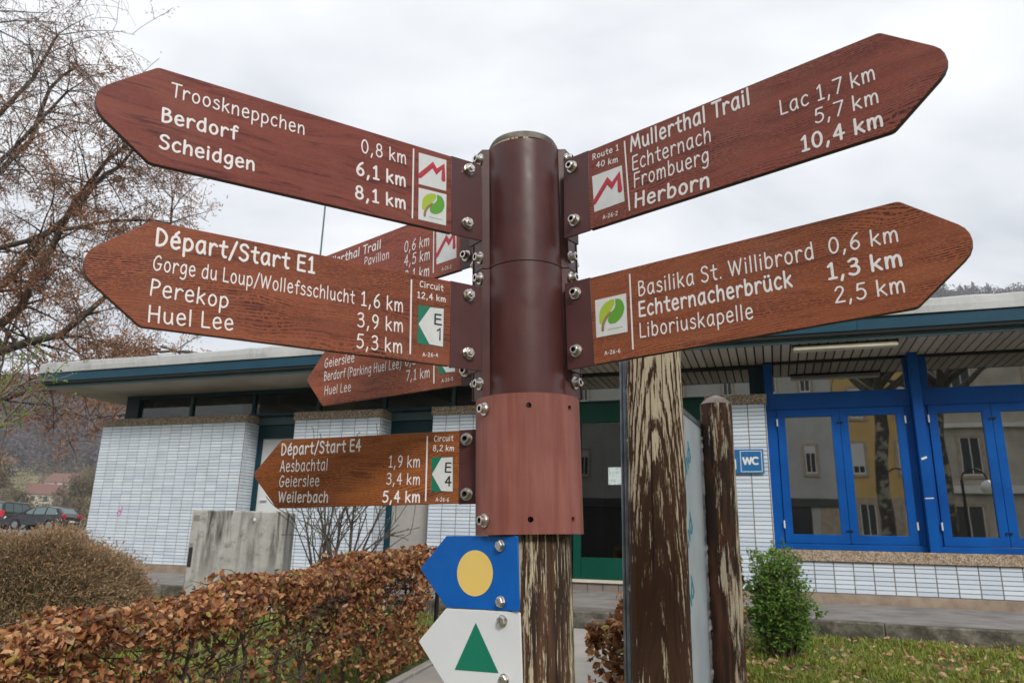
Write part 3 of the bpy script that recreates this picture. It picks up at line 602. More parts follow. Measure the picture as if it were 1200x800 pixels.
# ================================================================== SIGNPOST
PZ0 = .24
def build_signpost():
    root = empty('signpost', (.081, 1.40, PZ0)); root.rotation_euler = (0, -.0342, 0)
    tag(root, 'round weathered wooden signpost with dark maroon steel clamps carrying the brown arrow boards', 'signpost')
    h = lambda z: (z-PZ0)/math.cos(.0342)
    mb = MB(); n = 40; prof = [(.0805, -.3)]+[(.0800-.0062*i/12+rngp.uniform(-.0004, .0004), h(.1)+i*(h(2.19)-h(.1))/12) for i in range(13)]+[(.0738, h(2.191)), (.0735, h(2.198)), (.069, h(2.207)), (.056, h(2.215)), (.033, h(2.221)), (.001, h(2.223))]
    mb.lathe(prof, n, cap=False)
    for i in range(len(mb.f)):
        if i >= n*(len(prof)-6): mb.m[i] = 1
    w = mb.build('post_shaft', [M['post_sign'], M['endgrain']], root, sharp=30)
    def profile(r, t, a1, rib, wing, sgn):
        """front half shell (sgn=-1 towards the viewer): arc, small outward rib, wing plate folded back"""
        pts = []
        for i in range(17):
            a = rad(-a1+2*a1*i/16); pts.append((r*math.sin(a), -r*math.cos(a)))
        ex, ey = pts[-1]; out = [(-(ex+rib[0]+wing[0]), ey+wing[1]), (-(ex+rib[0]), ey)]+pts+[(ex+rib[0], ey), (ex+rib[0]+wing[0], ey+wing[1])]
        inn = [(-(ex+rib[0]+wing[0])+t*.4, ey+wing[1]+t), (-(ex+rib[0])+t*.6, ey+t)]+[(x*(r-t)/r, y*(r-t)/r) for x, y in pts]+[(ex+rib[0]-t*.6, ey+t), (ex+rib[0]+wing[0]-t*.4, ey+wing[1]+t)]
        return out, inn
    for (za, zb) in ((1.9225, 2.184), (1.663, 1.9205)):
        for sg, nm in ((1, 'clamp_shell'), (-1, 'clamp_shell')):
            out, inn = profile(.0795, .004, 64, (.0145, 0), (.021, .036), sg)
            poly = [(x, y*sg) for x, y in out]+[(x, y*sg) for x, y in reversed(inn)]
            if sg < 0: poly = poly[::-1]
            mb = MB(); N = len(out); z0, z1 = h(za), h(zb)
            mb.v = [(x, y*1.0, z0) for x, y in poly]+[(x, y, z1) for x, y in poly]; Q = len(poly)
            for i in range(Q):
                j = (i+1) % Q; mb.f.append([i, j, Q+j, Q+i]); mb.m.append(0); mb.sm.append(True)
            for i in range(N-1):
                a, b, c, d = i, i+1, Q-2-i, Q-1-i
                mb.f.append([d, c, b, a]); mb.m.append(0); mb.sm.append(False); mb.f.append([Q+a, Q+b, Q+c, Q+d]); mb.m.append(0); mb.sm.append(False)
            o = mb.build(nm, M['maroon'], root, sharp=25)
            bm = bmesh.new(); bm.from_mesh(o.data); bmesh.ops.recalc_face_normals(bm, faces=bm.faces); bm.to_mesh(o.data); bm.free()
    for z in (2.163, 1.946, 1.902, 1.690):
        for s in (-1, 1):
            put_bolt('socket', root, (s*.0895, -.031, h(z)), (s*.864, -.504, 0), rngp.uniform(0, 1))
    for z in (2.155, 1.950, 1.895, 1.70):
        for s in (-1, 1): put_bolt('nut', root, (s*.0975, .018, h(z)), (s*.864, .504, 0), rngp.uniform(0, 1))
    # lower collar: faded half shell with holes
    def collar(sg, holes):
        r, t, A, z0, z1 = .1, .004, 84, h(1.412), h(1.6605)
        nA, nZ = 112, 96; an = [rad(-A+2*A*i/nA) for i in range(nA+1)]; zs = [z0+(z1-z0)*k/nZ for k in range(nZ+1)]
        hs = [(rad(a), h(z)) for a, z in holes]; hr = .0052
        V = []; 
        def adj(a, z):
            for ha, hz in hs:
                dx, dz = (a-ha)*r, z-hz; d = math.hypot(dx, dz)
                if hr*.55 < d < hr*1.35: return ha+dx/d*hr/r, hz+dz/d*hr
            return a, z
        grid = [[adj(a, z) for a in an] for z in zs]
        for rr in (r, r-t):
            for row in grid:
                for a, z in row: V.append((rr*math.sin(a), -rr*math.cos(a)*sg*.94, z))
        F = []; off = (nA+1)*(nZ+1)
        inside = lambda k, i: any(math.hypot((an[i]+an[i+1])/2*r-ha*r, (zs[k]+zs[k+1])/2-hz) < hr*.9 for ha, hz in hs)
        for k in range(nZ):
            for i in range(nA):
                if inside(k, i): continue
                a = k*(nA+1)+i; F.append((a, a+1, a+nA+2, a+nA+1)); F.append((off+a, off+a+nA+1, off+a+nA+2, off+a+1))
        for i in range(nA):
            F.append((i+1, i, off+i, off+i+1)); a = nZ*(nA+1)+i; F.append((a, a+1, off+a+1, off+a))
        for k in range(nZ):
            a = k*(nA+1); F.append((a, a+nA+1, off+a+nA+1, off+a)); a += nA; F.append((a+nA+1, a, off+a, off+a+nA+1))
        for ha, hz in hs:       # hole walls
            b = len(V)
            for i in range(14):
                q = 2*math.pi*i/14; a = ha+hr/r*math.cos(q)*1.05; z = hz+hr*1.05*math.sin(q)
                V.append((r*.999*math.sin(a), -r*.999*math.cos(a)*sg*.94, z)); V.append(((r-.006)*math.sin(a), -(r-.006)*math.cos(a)*sg*.94, z))
            for i in range(14): F.append((b+2*i, b+2*i+1, b+(2*i+3) % 28, b+(2*i+2) % 28))
        me = np_mesh('collar', V, F, [M['collar']], smooth=True); me.set_sharp_from_angle(angle=rad(40)); o = link('collar_plate', me, root); o.rotation_euler = (0, 0, rad(3))
        return o
    collar(1, [(-3, 1.637), (47, 1.637), (-3, 1.437), (47, 1.437)]); collar(-1, [])
    for z in (1.637, 1.437):
        a = rad(-55); d = (math.sin(a), -math.cos(a), 0); put_bolt('socket', root, (d[0]*.1005+.002, d[1]*.0955-.002, h(z)), (d[0]*.9, d[1], 0), rngp.uniform(0, 1))
    # spacer lugs behind the collar that carry it on the post
    mb = MB()
    for z in (1.47, 1.60):
        for a in (-70, 0, 70, 180): q = rad(a); mb.tube((.078*math.sin(q), -.078*math.cos(q), h(z)), (.0965*math.sin(q), -.0915*math.cos(q), h(z)), .008, n=8)
    mb.build('spacer', M['maroon'], root)
    return root
rngp = random.Random(5)
build_signpost()

# ================================================================== ARROW BOARDS
SIGNS = {
'S1': {'o': [-0.1252, 1.2957, 2.0439], 'yaw': 0.6251, 'tilt': -0.0613, 'sg': -1, 'H': 0.1607, 'L': 0.5271, 'T': 0.0997, 'lines': [('Trooskneppchen', 0, -0.5049, 0.0377, -0.2938, 0.0367, 0.0231), ('Berdorf', 1, -0.5148, -0.0084, -0.4045, -0.0056, 0.0225), ('Scheidgen', 1, -0.515, -0.0526, -0.3741, -0.0517, 0.0222), ('0,8 km', 0, -0.1873, 0.0346, -0.0978, 0.0359, 0.0251), ('6,1 km', 1, -0.1956, -0.0109, -0.0987, -0.0094, 0.0246), ('8,1 km', 1, -0.1966, -0.056, -0.0983, -0.0539, 0.0234)], 'div': [(-0.0821, 0.0719), (-0.084, -0.0692)], 'bolts': [(0.0415, 0.0624), (0.0359, -0.0528)], 'plate': [(0.0059, 0.0801), (0.0725, 0.0829), (0.0713, -0.0825), (0.0006, -0.0814)], 'st': [('mountain', (-0.0707, 0.0672), (-0.0098, 0.0684), (-0.0108, 0.0036), (-0.0709, 0.0029)), ('leaf', (-0.0708, -0.0046), (-0.0102, -0.0034), (-0.0116, -0.0676), (-0.0715, -0.068))]},
'S2': {'o': [0.1432, 1.2899, 2.0583], 'yaw': 0.7244, 'tilt': 0.0143, 'sg': 1, 'H': 0.1679, 'L': 0.5309, 'T': 0.0992, 'lines': [('Route 1', 2, 0.0087, 0.0602, 0.0676, 0.0595, 0.012), ('40 km', 2, 0.0163, 0.04, 0.0649, 0.0352, 0.0118), ('Mullerthal Trail', 1, 0.0954, 0.0464, 0.3259, 0.0487, 0.0301), ('Echternach', 0, 0.0971, 0.006, 0.2529, 0.0069, 0.0287), ('Frombuerg', 0, 0.0994, -0.0296, 0.2465, -0.0305, 0.0283), ('Herborn', 1, 0.1003, -0.0693, 0.2443, -0.0764, 0.027), ('Lac 1,7 km', 0, 0.3753, 0.0072, 0.5175, 0.0087, 0.0257), ('5,7 km', 0, 0.4264, -0.0291, 0.5177, -0.0306, 0.0239), ('10,4 km', 1, 0.4016, -0.0688, 0.519, -0.0702, 0.0246), ('A-26-2', 2, 0.0293, -0.0718, 0.0616, -0.0728, 0.0078)], 'div': [(0.0814, 0.0733), (0.0875, -0.0722)], 'bolts': [(-0.0407, 0.0621), (-0.0359, -0.0549)], 'plate': [(-0.064, 0.0857), (-0.003, 0.0823), (0.0018, -0.0812), (-0.0611, -0.0847)], 'st': [('mountain', (0.006, 0.0252), (0.0735, 0.025), (0.0772, -0.0501), (0.0098, -0.0512))]},
'S3': {'o': [-0.1162, 1.299, 1.7853], 'yaw': 0.6106, 'tilt': -0.0425, 'sg': -1, 'H': 0.1625, 'L': 0.5102, 'T': 0.1016, 'lines': [('Départ/Start E1', 1, -0.5014, 0.044, -0.261, 0.0469, 0.0264), ('Gorge du Loup/Wollefsschlucht', 0, -0.5018, 0.0061, -0.1889, 0.0063, 0.022), ('Perekop', 0, -0.502, -0.0327, -0.3942, -0.0351, 0.0243), ('Huel Lee', 0, -0.5003, -0.0726, -0.3834, -0.0686, 0.0239), ('1,6 km', 0, -0.1756, 0.0055, -0.096, 0.0059, 0.0243), ('3,9 km', 0, -0.1803, -0.033, -0.095, -0.0307, 0.0239), ('5,3 km', 0, -0.1803, -0.0695, -0.0957, -0.0689, 0.0237), ('Circuit', 2, -0.063, 0.0587, -0.0148, 0.059, 0.0113), ('12,4 km', 2, -0.0678, 0.0373, -0.0091, 0.0385, 0.0112), ('A-26-4', 2, -0.0543, -0.0697, -0.0238, -0.0673, 0.007)], 'div': [(-0.0806, 0.0692), (-0.0798, -0.069)], 'bolts': [(0.041, 0.0604), (0.0396, -0.0527)], 'plate': [(0.007, 0.0805), (0.07, 0.0774), (0.0717, -0.0791), (0.0067, -0.0791)], 'st': [('E1', (-0.0657, 0.0235), (-0.0126, 0.0256), (-0.0134, -0.0476), (-0.0659, -0.047))]},
'S4': {'o': [0.1503, 1.3134, 1.8016], 'yaw': 0.6146, 'tilt': 0.0423, 'sg': 1, 'H': 0.1708, 'L': 0.5281, 'T': 0.1031, 'lines': [('Basilika St. Willibrord', 0, 0.0964, 0.0269, 0.3986, 0.0242, 0.0277), ('Echternacherbrück', 1, 0.0947, -0.0118, 0.3603, -0.0141, 0.0272), ('Liboriuskapelle', 0, 0.0937, -0.0509, 0.294, -0.0547, 0.0261), ('0,6 km', 0, 0.4228, 0.026, 0.5194, 0.0219, 0.0253), ('1,3 km', 1, 0.4157, -0.0153, 0.5188, -0.0171, 0.025), ('2,5 km', 0, 0.4212, -0.0552, 0.5167, -0.0582, 0.0245), ('A-26-6', 2, 0.0218, -0.0711, 0.0529, -0.0715, 0.0072)], 'div': [(0.0806, 0.0737), (0.0783, -0.0703)], 'bolts': [(-0.0338, 0.0606), (-0.0367, -0.053)], 'plate': [(-0.0558, 0.0831), (0.002, 0.082), (-0.0018, -0.0818), (-0.0602, -0.0857)], 'st': [('leaf', (0.0068, 0.038), (0.071, 0.038), (0.0695, -0.0355), (0.0059, -0.0352))]},
'S5': {'o': [-0.0982, 1.4366, 1.5368], 'yaw': -0.2757, 'tilt': -0.034, 'sg': -1, 'H': 0.14, 'L': 0.3936, 'T': 0.0623, 'lines': [('Départ/Start E4', 1, -0.3904, 0.0382, -0.2098, 0.0394, 0.0233), ('Aesbachtal', 0, -0.3901, 0.0039, -0.2819, 0.0035, 0.0229), ('Geierslee', 0, -0.3898, -0.0266, -0.2991, -0.0276, 0.0218), ('Weilerbach', 1, -0.3887, -0.0577, -0.2772, -0.0604, 0.0207), ('1,9 km', 0, -0.1465, 0.0045, -0.0799, 0.0021, 0.022), ('3,4 km', 0, -0.1498, -0.0288, -0.079, -0.0318, 0.0209), ('5,4 km', 1, -0.1562, -0.0634, -0.0781, -0.0653, 0.0207), ('Circuit', 2, -0.0505, 0.0511, -0.0112, 0.0509, 0.011), ('8,2 km', 2, -0.0525, 0.0327, -0.0092, 0.0308, 0.0109), ('A-26-6', 2, -0.0446, -0.0645, -0.0184, -0.066, 0.0072)], 'div': [(-0.0652, 0.0624), (-0.0658, -0.064)], 'bolts': [(0.017, 0.0521), (0.0178, -0.0533)], 'plate': [(-0.0009, 0.074), (0.0396, 0.0753), (0.0402, -0.0761), (0.0025, -0.0745)], 'st': [('E4', (-0.0552, 0.0199), (-0.0108, 0.0193), (-0.0099, -0.0477), (-0.0543, -0.0456))]},
'S6': {'o': [-0.1203, 1.4931, 2.0406], 'yaw': -0.6716, 'tilt': -0.034, 'sg': -1, 'H': 0.157, 'L': 0.51, 'T': 0.097, 'lines': [('Mullerthal Trail', 1, -0.48, 0.0455, -0.2573, 0.0425, 0.0225), ('Pavillon', 0, -0.3128, 0.0105, -0.2256, 0.0080, 0.0225), ('0,6 km', 0, -0.1732, 0.0093, -0.0928, 0.0048, 0.0263), ('4,5 km', 0, -0.1713, -0.0262, -0.0896, -0.0298, 0.0261), ('9,1 km', 0, -0.1692, -0.0647, -0.0899, -0.0695, 0.0256), ('A-26-1', 2, -0.0507, -0.068, -0.0226, -0.0691, 0.0081)], 'div': [(-0.0794, 0.0549), (-0.0768, -0.0666)], 'bolts': [(0.0153, 0.0267), (0.0218, -0.0517)], 'plate': [(-0.0059, 0.0746), (0.0418, 0.0719), (0.044, -0.0771), (0.0002, -0.0798)], 'st': [('mountain', (-0.0711, 0.0313), (-0.0099, 0.0291), (-0.0081, -0.0478), (-0.0677, -0.0485))]},
'S7': {'o': [-0.1066, 1.5, 1.7807], 'yaw': -0.5662, 'tilt': -0.034, 'sg': -1, 'H': 0.1418, 'L': 0.4014, 'T': 0.0619, 'lines': [('Geierslee', 0, -0.4024, 0.0229, -0.3075, 0.0241, 0.0214), ('Berdorf (Parking Huel Lee)', 0, -0.4014, -0.0093, -0.1639, -0.0108, 0.0212), ('Huel Lee', 0, -0.3968, -0.0441, -0.313, -0.0449, 0.0209), ('6,3 km', 0, -0.1518, -0.008, -0.0849, -0.0074, 0.0226), ('7,1 km', 0, -0.1478, -0.042, -0.0821, -0.0423, 0.0223), ('A-26-5', 2, -0.0489, -0.0584, -0.0197, -0.0575, 0.0074)], 'div': [(-0.0736, 0.0554), (-0.0701, -0.0585)], 'bolts': [(0.0139, 0.0408), (0.013, -0.0426)], 'plate': [(-0.0021, 0.0683), (0.0334, 0.0677), (0.035, -0.0709), (0.0003, -0.0701)], 'st': [('E5', (-0.0603, 0.0223), (-0.0147, 0.0228), (-0.0141, -0.0402), (-0.0585, -0.0385))]},
'M1': {'o': [0.0197, 1.305, 1.3497], 'yaw': -0.6987, 'tilt': -0.034, 'sg': -1, 'H': 0.1237, 'L': 0.1707, 'T': 0.0687, 'lines': [], 'bolts': [(-0.0382, 0.0436), (-0.037, -0.0486)], 'circ': [(-0.099, -0.0025), (-0.143, -0.0029), (-0.0567, -0.0021), (-0.0996, 0.0369), (-0.0984, -0.0413)], 'corners': [(-0.1722, 0.0628), (-0.2394, 0.0039), (-0.1693, -0.0623), (0.0014, -0.0628), (-0.0015, 0.0594)]},
'M2': {'o': [0.0276, 1.305, 1.226], 'yaw': -0.5534, 'tilt': -0.034, 'sg': -1, 'H': 0.1219, 'L': 0.1552, 'T': 0.0597, 'lines': [], 'bolts': [(-0.0361, 0.0447), (-0.033, -0.0468)], 'tri': [(-0.0906, 0.0399), (-0.1338, -0.0379), (-0.0438, -0.0371)], 'corners': [(-0.1554, 0.0609), (-0.2147, 0.0034), (-0.1551, -0.0618), (0.0015, -0.0571), (-0.0023, 0.0594)]},

}
SD = {
 'S1': ('wp_red', 'upper left brown arrow board, darkest red, whose first line reads Trooskneppchen', 2, 'nut'),
 'S2': ('wp_redbrown', 'upper right brown arrow board with a red zigzag sticker and the heading Mullerthal Trail', 2, 'socket'),
 'S3': ('wp_or1', 'large left brown arrow board headed Départ/Start E1 with a green-white badge', 2, 'nut'),
 'S4': ('wp_or2', 'lower right brown arrow board reading Basilika St. Willibrord with a green leaf sticker', 2, 'socket'),
 'S5': ('wp_or3', 'small low golden brown arrow board headed Départ/Start E4 beside the faded collar', 1, 'socket'),
 'S6': ('wp_back', 'rear brown arrow board with a red zigzag sticker, half hidden behind the E1 board', 2, 'socket'),
 'S7': ('wp_back2', 'rear small brown arrow board reading Berdorf (Parking Huel Lee), under the E1 board', 1, 'socket'),
}
def sign_frame(d):
    sg, yaw, t = d['sg'], d['yaw'], d['tilt']
    u = Vector((sg*math.cos(yaw), -math.sin(yaw), 0)); up = Vector((0, 0, 1))
    uu = u*math.cos(t)+up*math.sin(t); vv = -u*math.sin(t)+up*math.cos(t)
    ex = uu*sg; ez = vv.normalized(); ey = ez.cross(ex)
    m = Matrix((ex, ey, ez)).transposed().to_4x4(); m.translation = Vector(d['o']); return m
def mountain(mb, c, y, v):
    pts = [(0.03, .26), (.50, .72), (.64, .54), (.88, .76), (.89, .34)]
    k = (Vector(c[1])-Vector(c[0])).length
    ribbon(mb, [bil(c, *p) for p in pts], k*.150, y, 0)
def leaf_logo(mbs, c, y):
    P = lambda pts: [bil(c, u, v) for u, v in _cr(pts)]
    def poly(mb, pts, yy):
        q = P(pts+[pts[0]])[:-1]; cx = sum(p[0] for p in q)/len(q); cz = sum(p[1] for p in q)/len(q); n = len(q)
        mb.add([(x, yy, z) for x, z in q]+[(cx, yy, cz)], [(i, (i+1) % n, n) for i in range(n)])
    poly(mbs[0], [(.12, .50), (.16, .70), (.34, .87), (.60, .92), (.62, .80), (.50, .64), (.32, .50), (.20, .34), (.13, .36)], y)
    poly(mbs[1], [(.66, .92), (.84, .86), (.93, .66), (.86, .44), (.66, .30), (.46, .30), (.40, .40), (.46, .54), (.62, .68), (.68, .82)], y)
    w = (Vector(c[1])-Vector(c[0])).length
    ribbon(mbs[2], P([(.22, .16), (.24, .30), (.34, .46), (.48, .58)]), w*.085, y-.0001)
    for i in range(9): ribbon(mbs[1], [bil(c, .38+i*.055, .15+(i % 2)*.004), bil(c, .415+i*.055, .15)], w*.022, y, caps=False)
def build_sign(key):
    d = SIGNS[key]; mat, label, corner, bolt = SD[key]; M4 = sign_frame(d); sg = d['sg']
    root = empty('arrow_sign'); root.matrix_world = M4
    tag(root, label, 'arrow sign', 'arrow boards on the signpost')
    H, L, T = d['H'], d['L'], d['T']; x0 = -.002*sg
    big = corner == 2
    poly = [(x0, -H/2), (sg*L, -H/2), (sg*(L+T), 0), (sg*L, H/2), (x0, H/2)]
    if sg < 0: poly = poly[::-1]
    rs = [.003, .014, .036, .014, .003] if big else [.002, .006, .010, .006, .002]
    if sg < 0: rs = rs[::-1]
    poly = rounded(poly, rs, 6)
    mb = MB(); mb.prism_xz(poly, 0, .010 if big else .006, 0, 1)
    mb.build('board', [M[mat], M['edge']], root, bevel=.0012)
    y = -.0007
    if d.get('div'):
        mb = MB(); ribbon(mb, d['div'], .0032, y, caps=False); mb.build('dividing_line', M['letter'], root, sharp=None)
    for txt, b, ax, az, bx, bz, cap in d['lines']:
        mb = MB(); wgt = {0: .118, 1: .165, 2: .15}[b]; text_mesh(mb, txt, ax, az, bx, bz, cap, wgt, y); mb.build('lettering', M['letter'], root, sharp=None)
    for st in d.get('st', []):
        kind, c = st[0], st[1:]
        def quad(cc, yy, mat, nm):
            mb = MB(); tl, tr, br, bl = cc
            mb.add([(bl[0], yy, bl[1]), (br[0], yy, br[1]), (tr[0], yy, tr[1]), (tl[0], yy, tl[1]), (bl[0], 0, bl[1]), (br[0], 0, br[1]), (tr[0], 0, tr[1]), (tl[0], 0, tl[1])],
                   [(0, 1, 2, 3), (0, 4, 5, 1), (1, 5, 6, 2), (2, 6, 7, 3), (3, 7, 4, 0)])
            return mb.build(nm, mat, root)
        if kind in ('mountain', 'leaf'):
            q = quad(c, -.0006, M['sticker'], 'sticker')
            if kind == 'mountain': mb = MB(); mountain(mb, c, -.0010, key); mb.build('red_zigzag', M['red'], q, sharp=None)
            else:
                ms = [MB(), MB(), MB()]; leaf_logo(ms, c, -.0010)
                for mm, mt, nm in zip(ms, ('lime', 'lgreen', 'stem'), ('lime_leaf', 'green_leaf', 'leaf_stem')): mm.build(nm, M[mt], q, sharp=None)
        else:
            q = quad(c, -.0006, M['bgreen'], 'badge')
            mb = MB(); pp = [bil(c, *p) for p in ((.02, .5), (.46, .02), (.99, .01), (.99, .99), (.46, .98))]
            mb.add([(x, -.0010, z) for x, z in pp], [tuple(range(5))]); mb.build('badge_arrow', M['sticker'], q)
            mb = MB(); w = abs(c[1][0]-c[0][0]); hh = abs(c[0][1]-c[3][1])
            for ch, v in (('E', .56), ('%s' % kind[1], .17)):
                a = bil(c, .64, v); b = bil(c, .90, v); 
                if ch == '1': ribbon(mb, [bil(c, .86, .17), bil(c, .86, .46), bil(c, .76, .40)], w*.055, -.0014)
                else: text_mesh(mb, ch, a[0], a[1], b[0], b[1], hh*.27, .15, -.0014)
            mb.build('badge_lettering', M['black'], q, sharp=None)
    # steel bracket: leg on the board line, folded back to the clamp
    pl = d['plate']; xi = (pl[1][0]+pl[2][0])/2 if sg < 0 else (pl[0][0]+pl[3][0])/2; zt = H/2+.001; zb = -H/2-.0015; g = .0012
    mb = MB(); t = .004
    back = .042 if key in ('S1', 'S2', 'S3', 'S4') else .012
    xa, xb = (g, xi) if sg < 0 else (xi, -g)
    mb.box(xa, xb, -.0005, -.0005+t, zb, zt)
    if key in ('S1', 'S2', 'S3', 'S4'):
        if sg < 0: mb.box(xb-t, xb, t-.0005, back, zb, zt)
        else: mb.box(xa, xa+t, t-.0005, back, zb, zt)
    # tongue behind the board
    xt = sg*.05; mb.box(min(xt, -sg*.001), max(xt, -sg*.001), .0115 if big else .0075, .0155 if big else .0115, zb+.01, zt-.01)
    mb.box(min(-sg*.001, -sg*.012), max(-sg*.001, -sg*.012), t-.0005, .0155 if big else .0115, zb+.01, zt-.01)
    mb.build('bracket', M['maroon'], root, bevel=.0008)
    for i, (bx, bz) in enumerate(d['bolts']): put_bolt(bolt, root, (bx, -.0006, bz), (0, -1, 0), rngp.uniform(0, 1))
    return root
for k in ('S1', 'S2', 'S3', 'S4', 'S5', 'S6', 'S7'): build_sign(k)
def build_marker(key, name, label, mat, shape):
    d = SIGNS[key]; root = empty(name); root.matrix_world = sign_frame(d); tag(root, label, 'trail marker', 'plastic trail markers on the post')
    c = d['corners']; poly = rounded([c[2], c[3], c[4], c[0], c[1]], [.003]*5, 3)
    MB().prism_xz(poly, 0, .004, 0).build('marker_plate', mat, root, bevel=.0007)
    mb = MB()
    if shape == 'circ':
        q = d['circ']; cx, cz = q[0]; rx = (q[2][0]-q[1][0])/2; rz = (q[3][1]-q[4][1])/2
        pts = [(cx+rx*math.cos(2*math.pi*i/48), -.0006, cz+rz*math.sin(2*math.pi*i/48)) for i in range(48)]
        mb.add(pts, [tuple(range(48))]); mb.build('yellow_disc', M['myel'], root)
    else:
        t = d['tri']; mb.add([(t[1][0], -.0006, t[1][1]), (t[2][0], -.0006, t[2][1]), (t[0][0], -.0006, t[0][1])], [(0, 1, 2)]); mb.build('green_triangle', M['bgreen'], root)
    for bx, bz in d['bolts']: put_bolt('hex', root, (bx, -.0006, bz), (0, -1, 0), rngp.uniform(0, 1))
    MB().box(-.045, -.03, .004, .03, -.05, .05).build('mounting_block', M['post_sign'], root)
build_marker('M1', 'trail_marker', 'blue arrow-shaped plate with a yellow disc, screwed to the post under the collar', M['mblue'], 'circ')
build_marker('M2', 'trail_marker', 'white arrow-shaped plate with a green triangle, just under the blue one', M['mwhite'], 'tri')

# ================================================================== NOTICE BOARD BETWEEN TWO POSTS
def build_board():
    A = Vector((.332, 2.12)); B = Vector((.910, 3.42)); dd = (B-A); Lb = dd.length; yaw = math.atan2(dd.y, dd.x)
    root = empty('notice_board', (A.x, A.y, .45), yaw, label='white notice board seen edge-on between the two peeling wooden posts, film torn', cat='notice board')
    # local x along the board, right face is -y
    ztop = 1.46
    mb = MB(); mb.box(.02, Lb, -.006, .006, .30, ztop); mb.build('panel', M['board_white'], root)
    mb = MB()
    mb.box(-.006, .030, -.014, .010, -.3, 1.61); mb.box(-.010, -.0062, -.010, -.002, -.3, 1.61); mb.box(-.009, -.0062, .002, .008, -.3, 1.61)
    mb.build('frame_profile', M['alu'], root, bevel=.001)
    mb = MB(); mb.box(.03, Lb, -.010, .010, ztop+.001, ztop+.022); mb.build('top_rail', M['alu'], root, bevel=.001)
    mb = MB(); rs = random.Random(3)
    for (xx, sgn) in ((Lb-.16, 1), (.035, -1)):
        V = []; F = []     # ragged strips of film hanging off the edges
        nz = 60; prev = None
        for k in range(nz):
            z = .30+k*(ztop-.32)/nz; w = .05+.045*abs(math.sin(k*.37))+rs.uniform(-.015, .03); cu = rs.uniform(.004, .020)
            b = len(V); V += [(xx, -.0068, z), (xx+w*.55*sgn, -.010-cu, z+rs.uniform(-.006, .006)), (xx+w*sgn, -.012-cu*1.8, z+rs.uniform(-.01, .01))]
            if k: F += [(b-3, b-2, b+1, b), (b-2, b-1, b+2, b+1)]
        me = np_mesh('film', V, F, M['film']); link('torn_film', me, root)
    for k, (z, t) in enumerate(((.62, 'bond'), (.86, 'bond'), (1.14, 'bond'))):
        mb = MB(); xq = Lb-.66+k*.02
        text_mesh(mb, t, 0, 0, .26, 0, .075, .16, 0); o = mb.build('film_print', M['teal_print'], root, sharp=None)
        o.location = (xq, -.0075, z); o.rotation_euler = (0, -rad(38), 0)
    return root
try: build_board()
except KeyError as e: raise
def wood_post(name, label, loc, r, top, mat, pitch, flat=False, lean=(0, 0), rz=0):
    root = empty(name, loc, rz, label=label, cat='wooden post', group='posts of the notice board'); root.rotation_euler = (lean[0], lean[1], rz)
    mb = MB(); n = 36; H = top-loc[2]; rr = random.Random(int(r*1e4)+len(label))
    lev = 26; prof = []
    for k in range(lev+1):
        z = -.3+(H+.3)*k/lev; row = []
        for i in range(n):
            t = 2*math.pi*i/n; c, s = math.cos(t), math.sin(t)
            p = 5 if flat else 2.15; q = (abs(c)**p+abs(s)**p)**(-1/p)
            w = r*q*(1+.012*math.sin(t*5+k*.5)+.010*math.sin(t*11+1.3*k*.3)); row.append((w*c, w*s, z))
        prof.append(row)
    for k in range(1, 5):
        f = [.93, .78, .5, .06][k-1] if not flat else [.97, .9, .5, .05][k-1]; dz = [.006, .018, .032, .045][k-1] if not flat else [.003, .006, .01, .012][k-1]
        prof.append([(x*f, y*f, H+dz*pitch) for x, y, _ in prof[lev]])
    for row in prof: mb.v += row
    for k in range(len(prof)-1):
        for i in range(n):
            j = (i+1) % n; mb.f.append([k*n+i, k*n+j, (k+1)*n+j, (k+1)*n+i]); mb.m.append(1 if k >= lev else 0); mb.sm.append(True)
    mb.f.append([(len(prof)-1)*n+i for i in range(n)]); mb.m.append(1); mb.sm.append(False)
    mb.build('shaft', [mat, M['caphat']], root, sharp=30); return root
wood_post('wooden_post', 'thick square wooden post with cream and dark brown peeling stain, right of the signpost', (.379, 1.90, .22), .070, 2.06, M['post_mid'], 1, True, rz=rad(-12))
wood_post('wooden_post', 'thinner round wooden post with a shallow conical top, in front of the tiled wall', (.936, 3.30, .36), .070, 2.02, M['post_small'], 1.0)
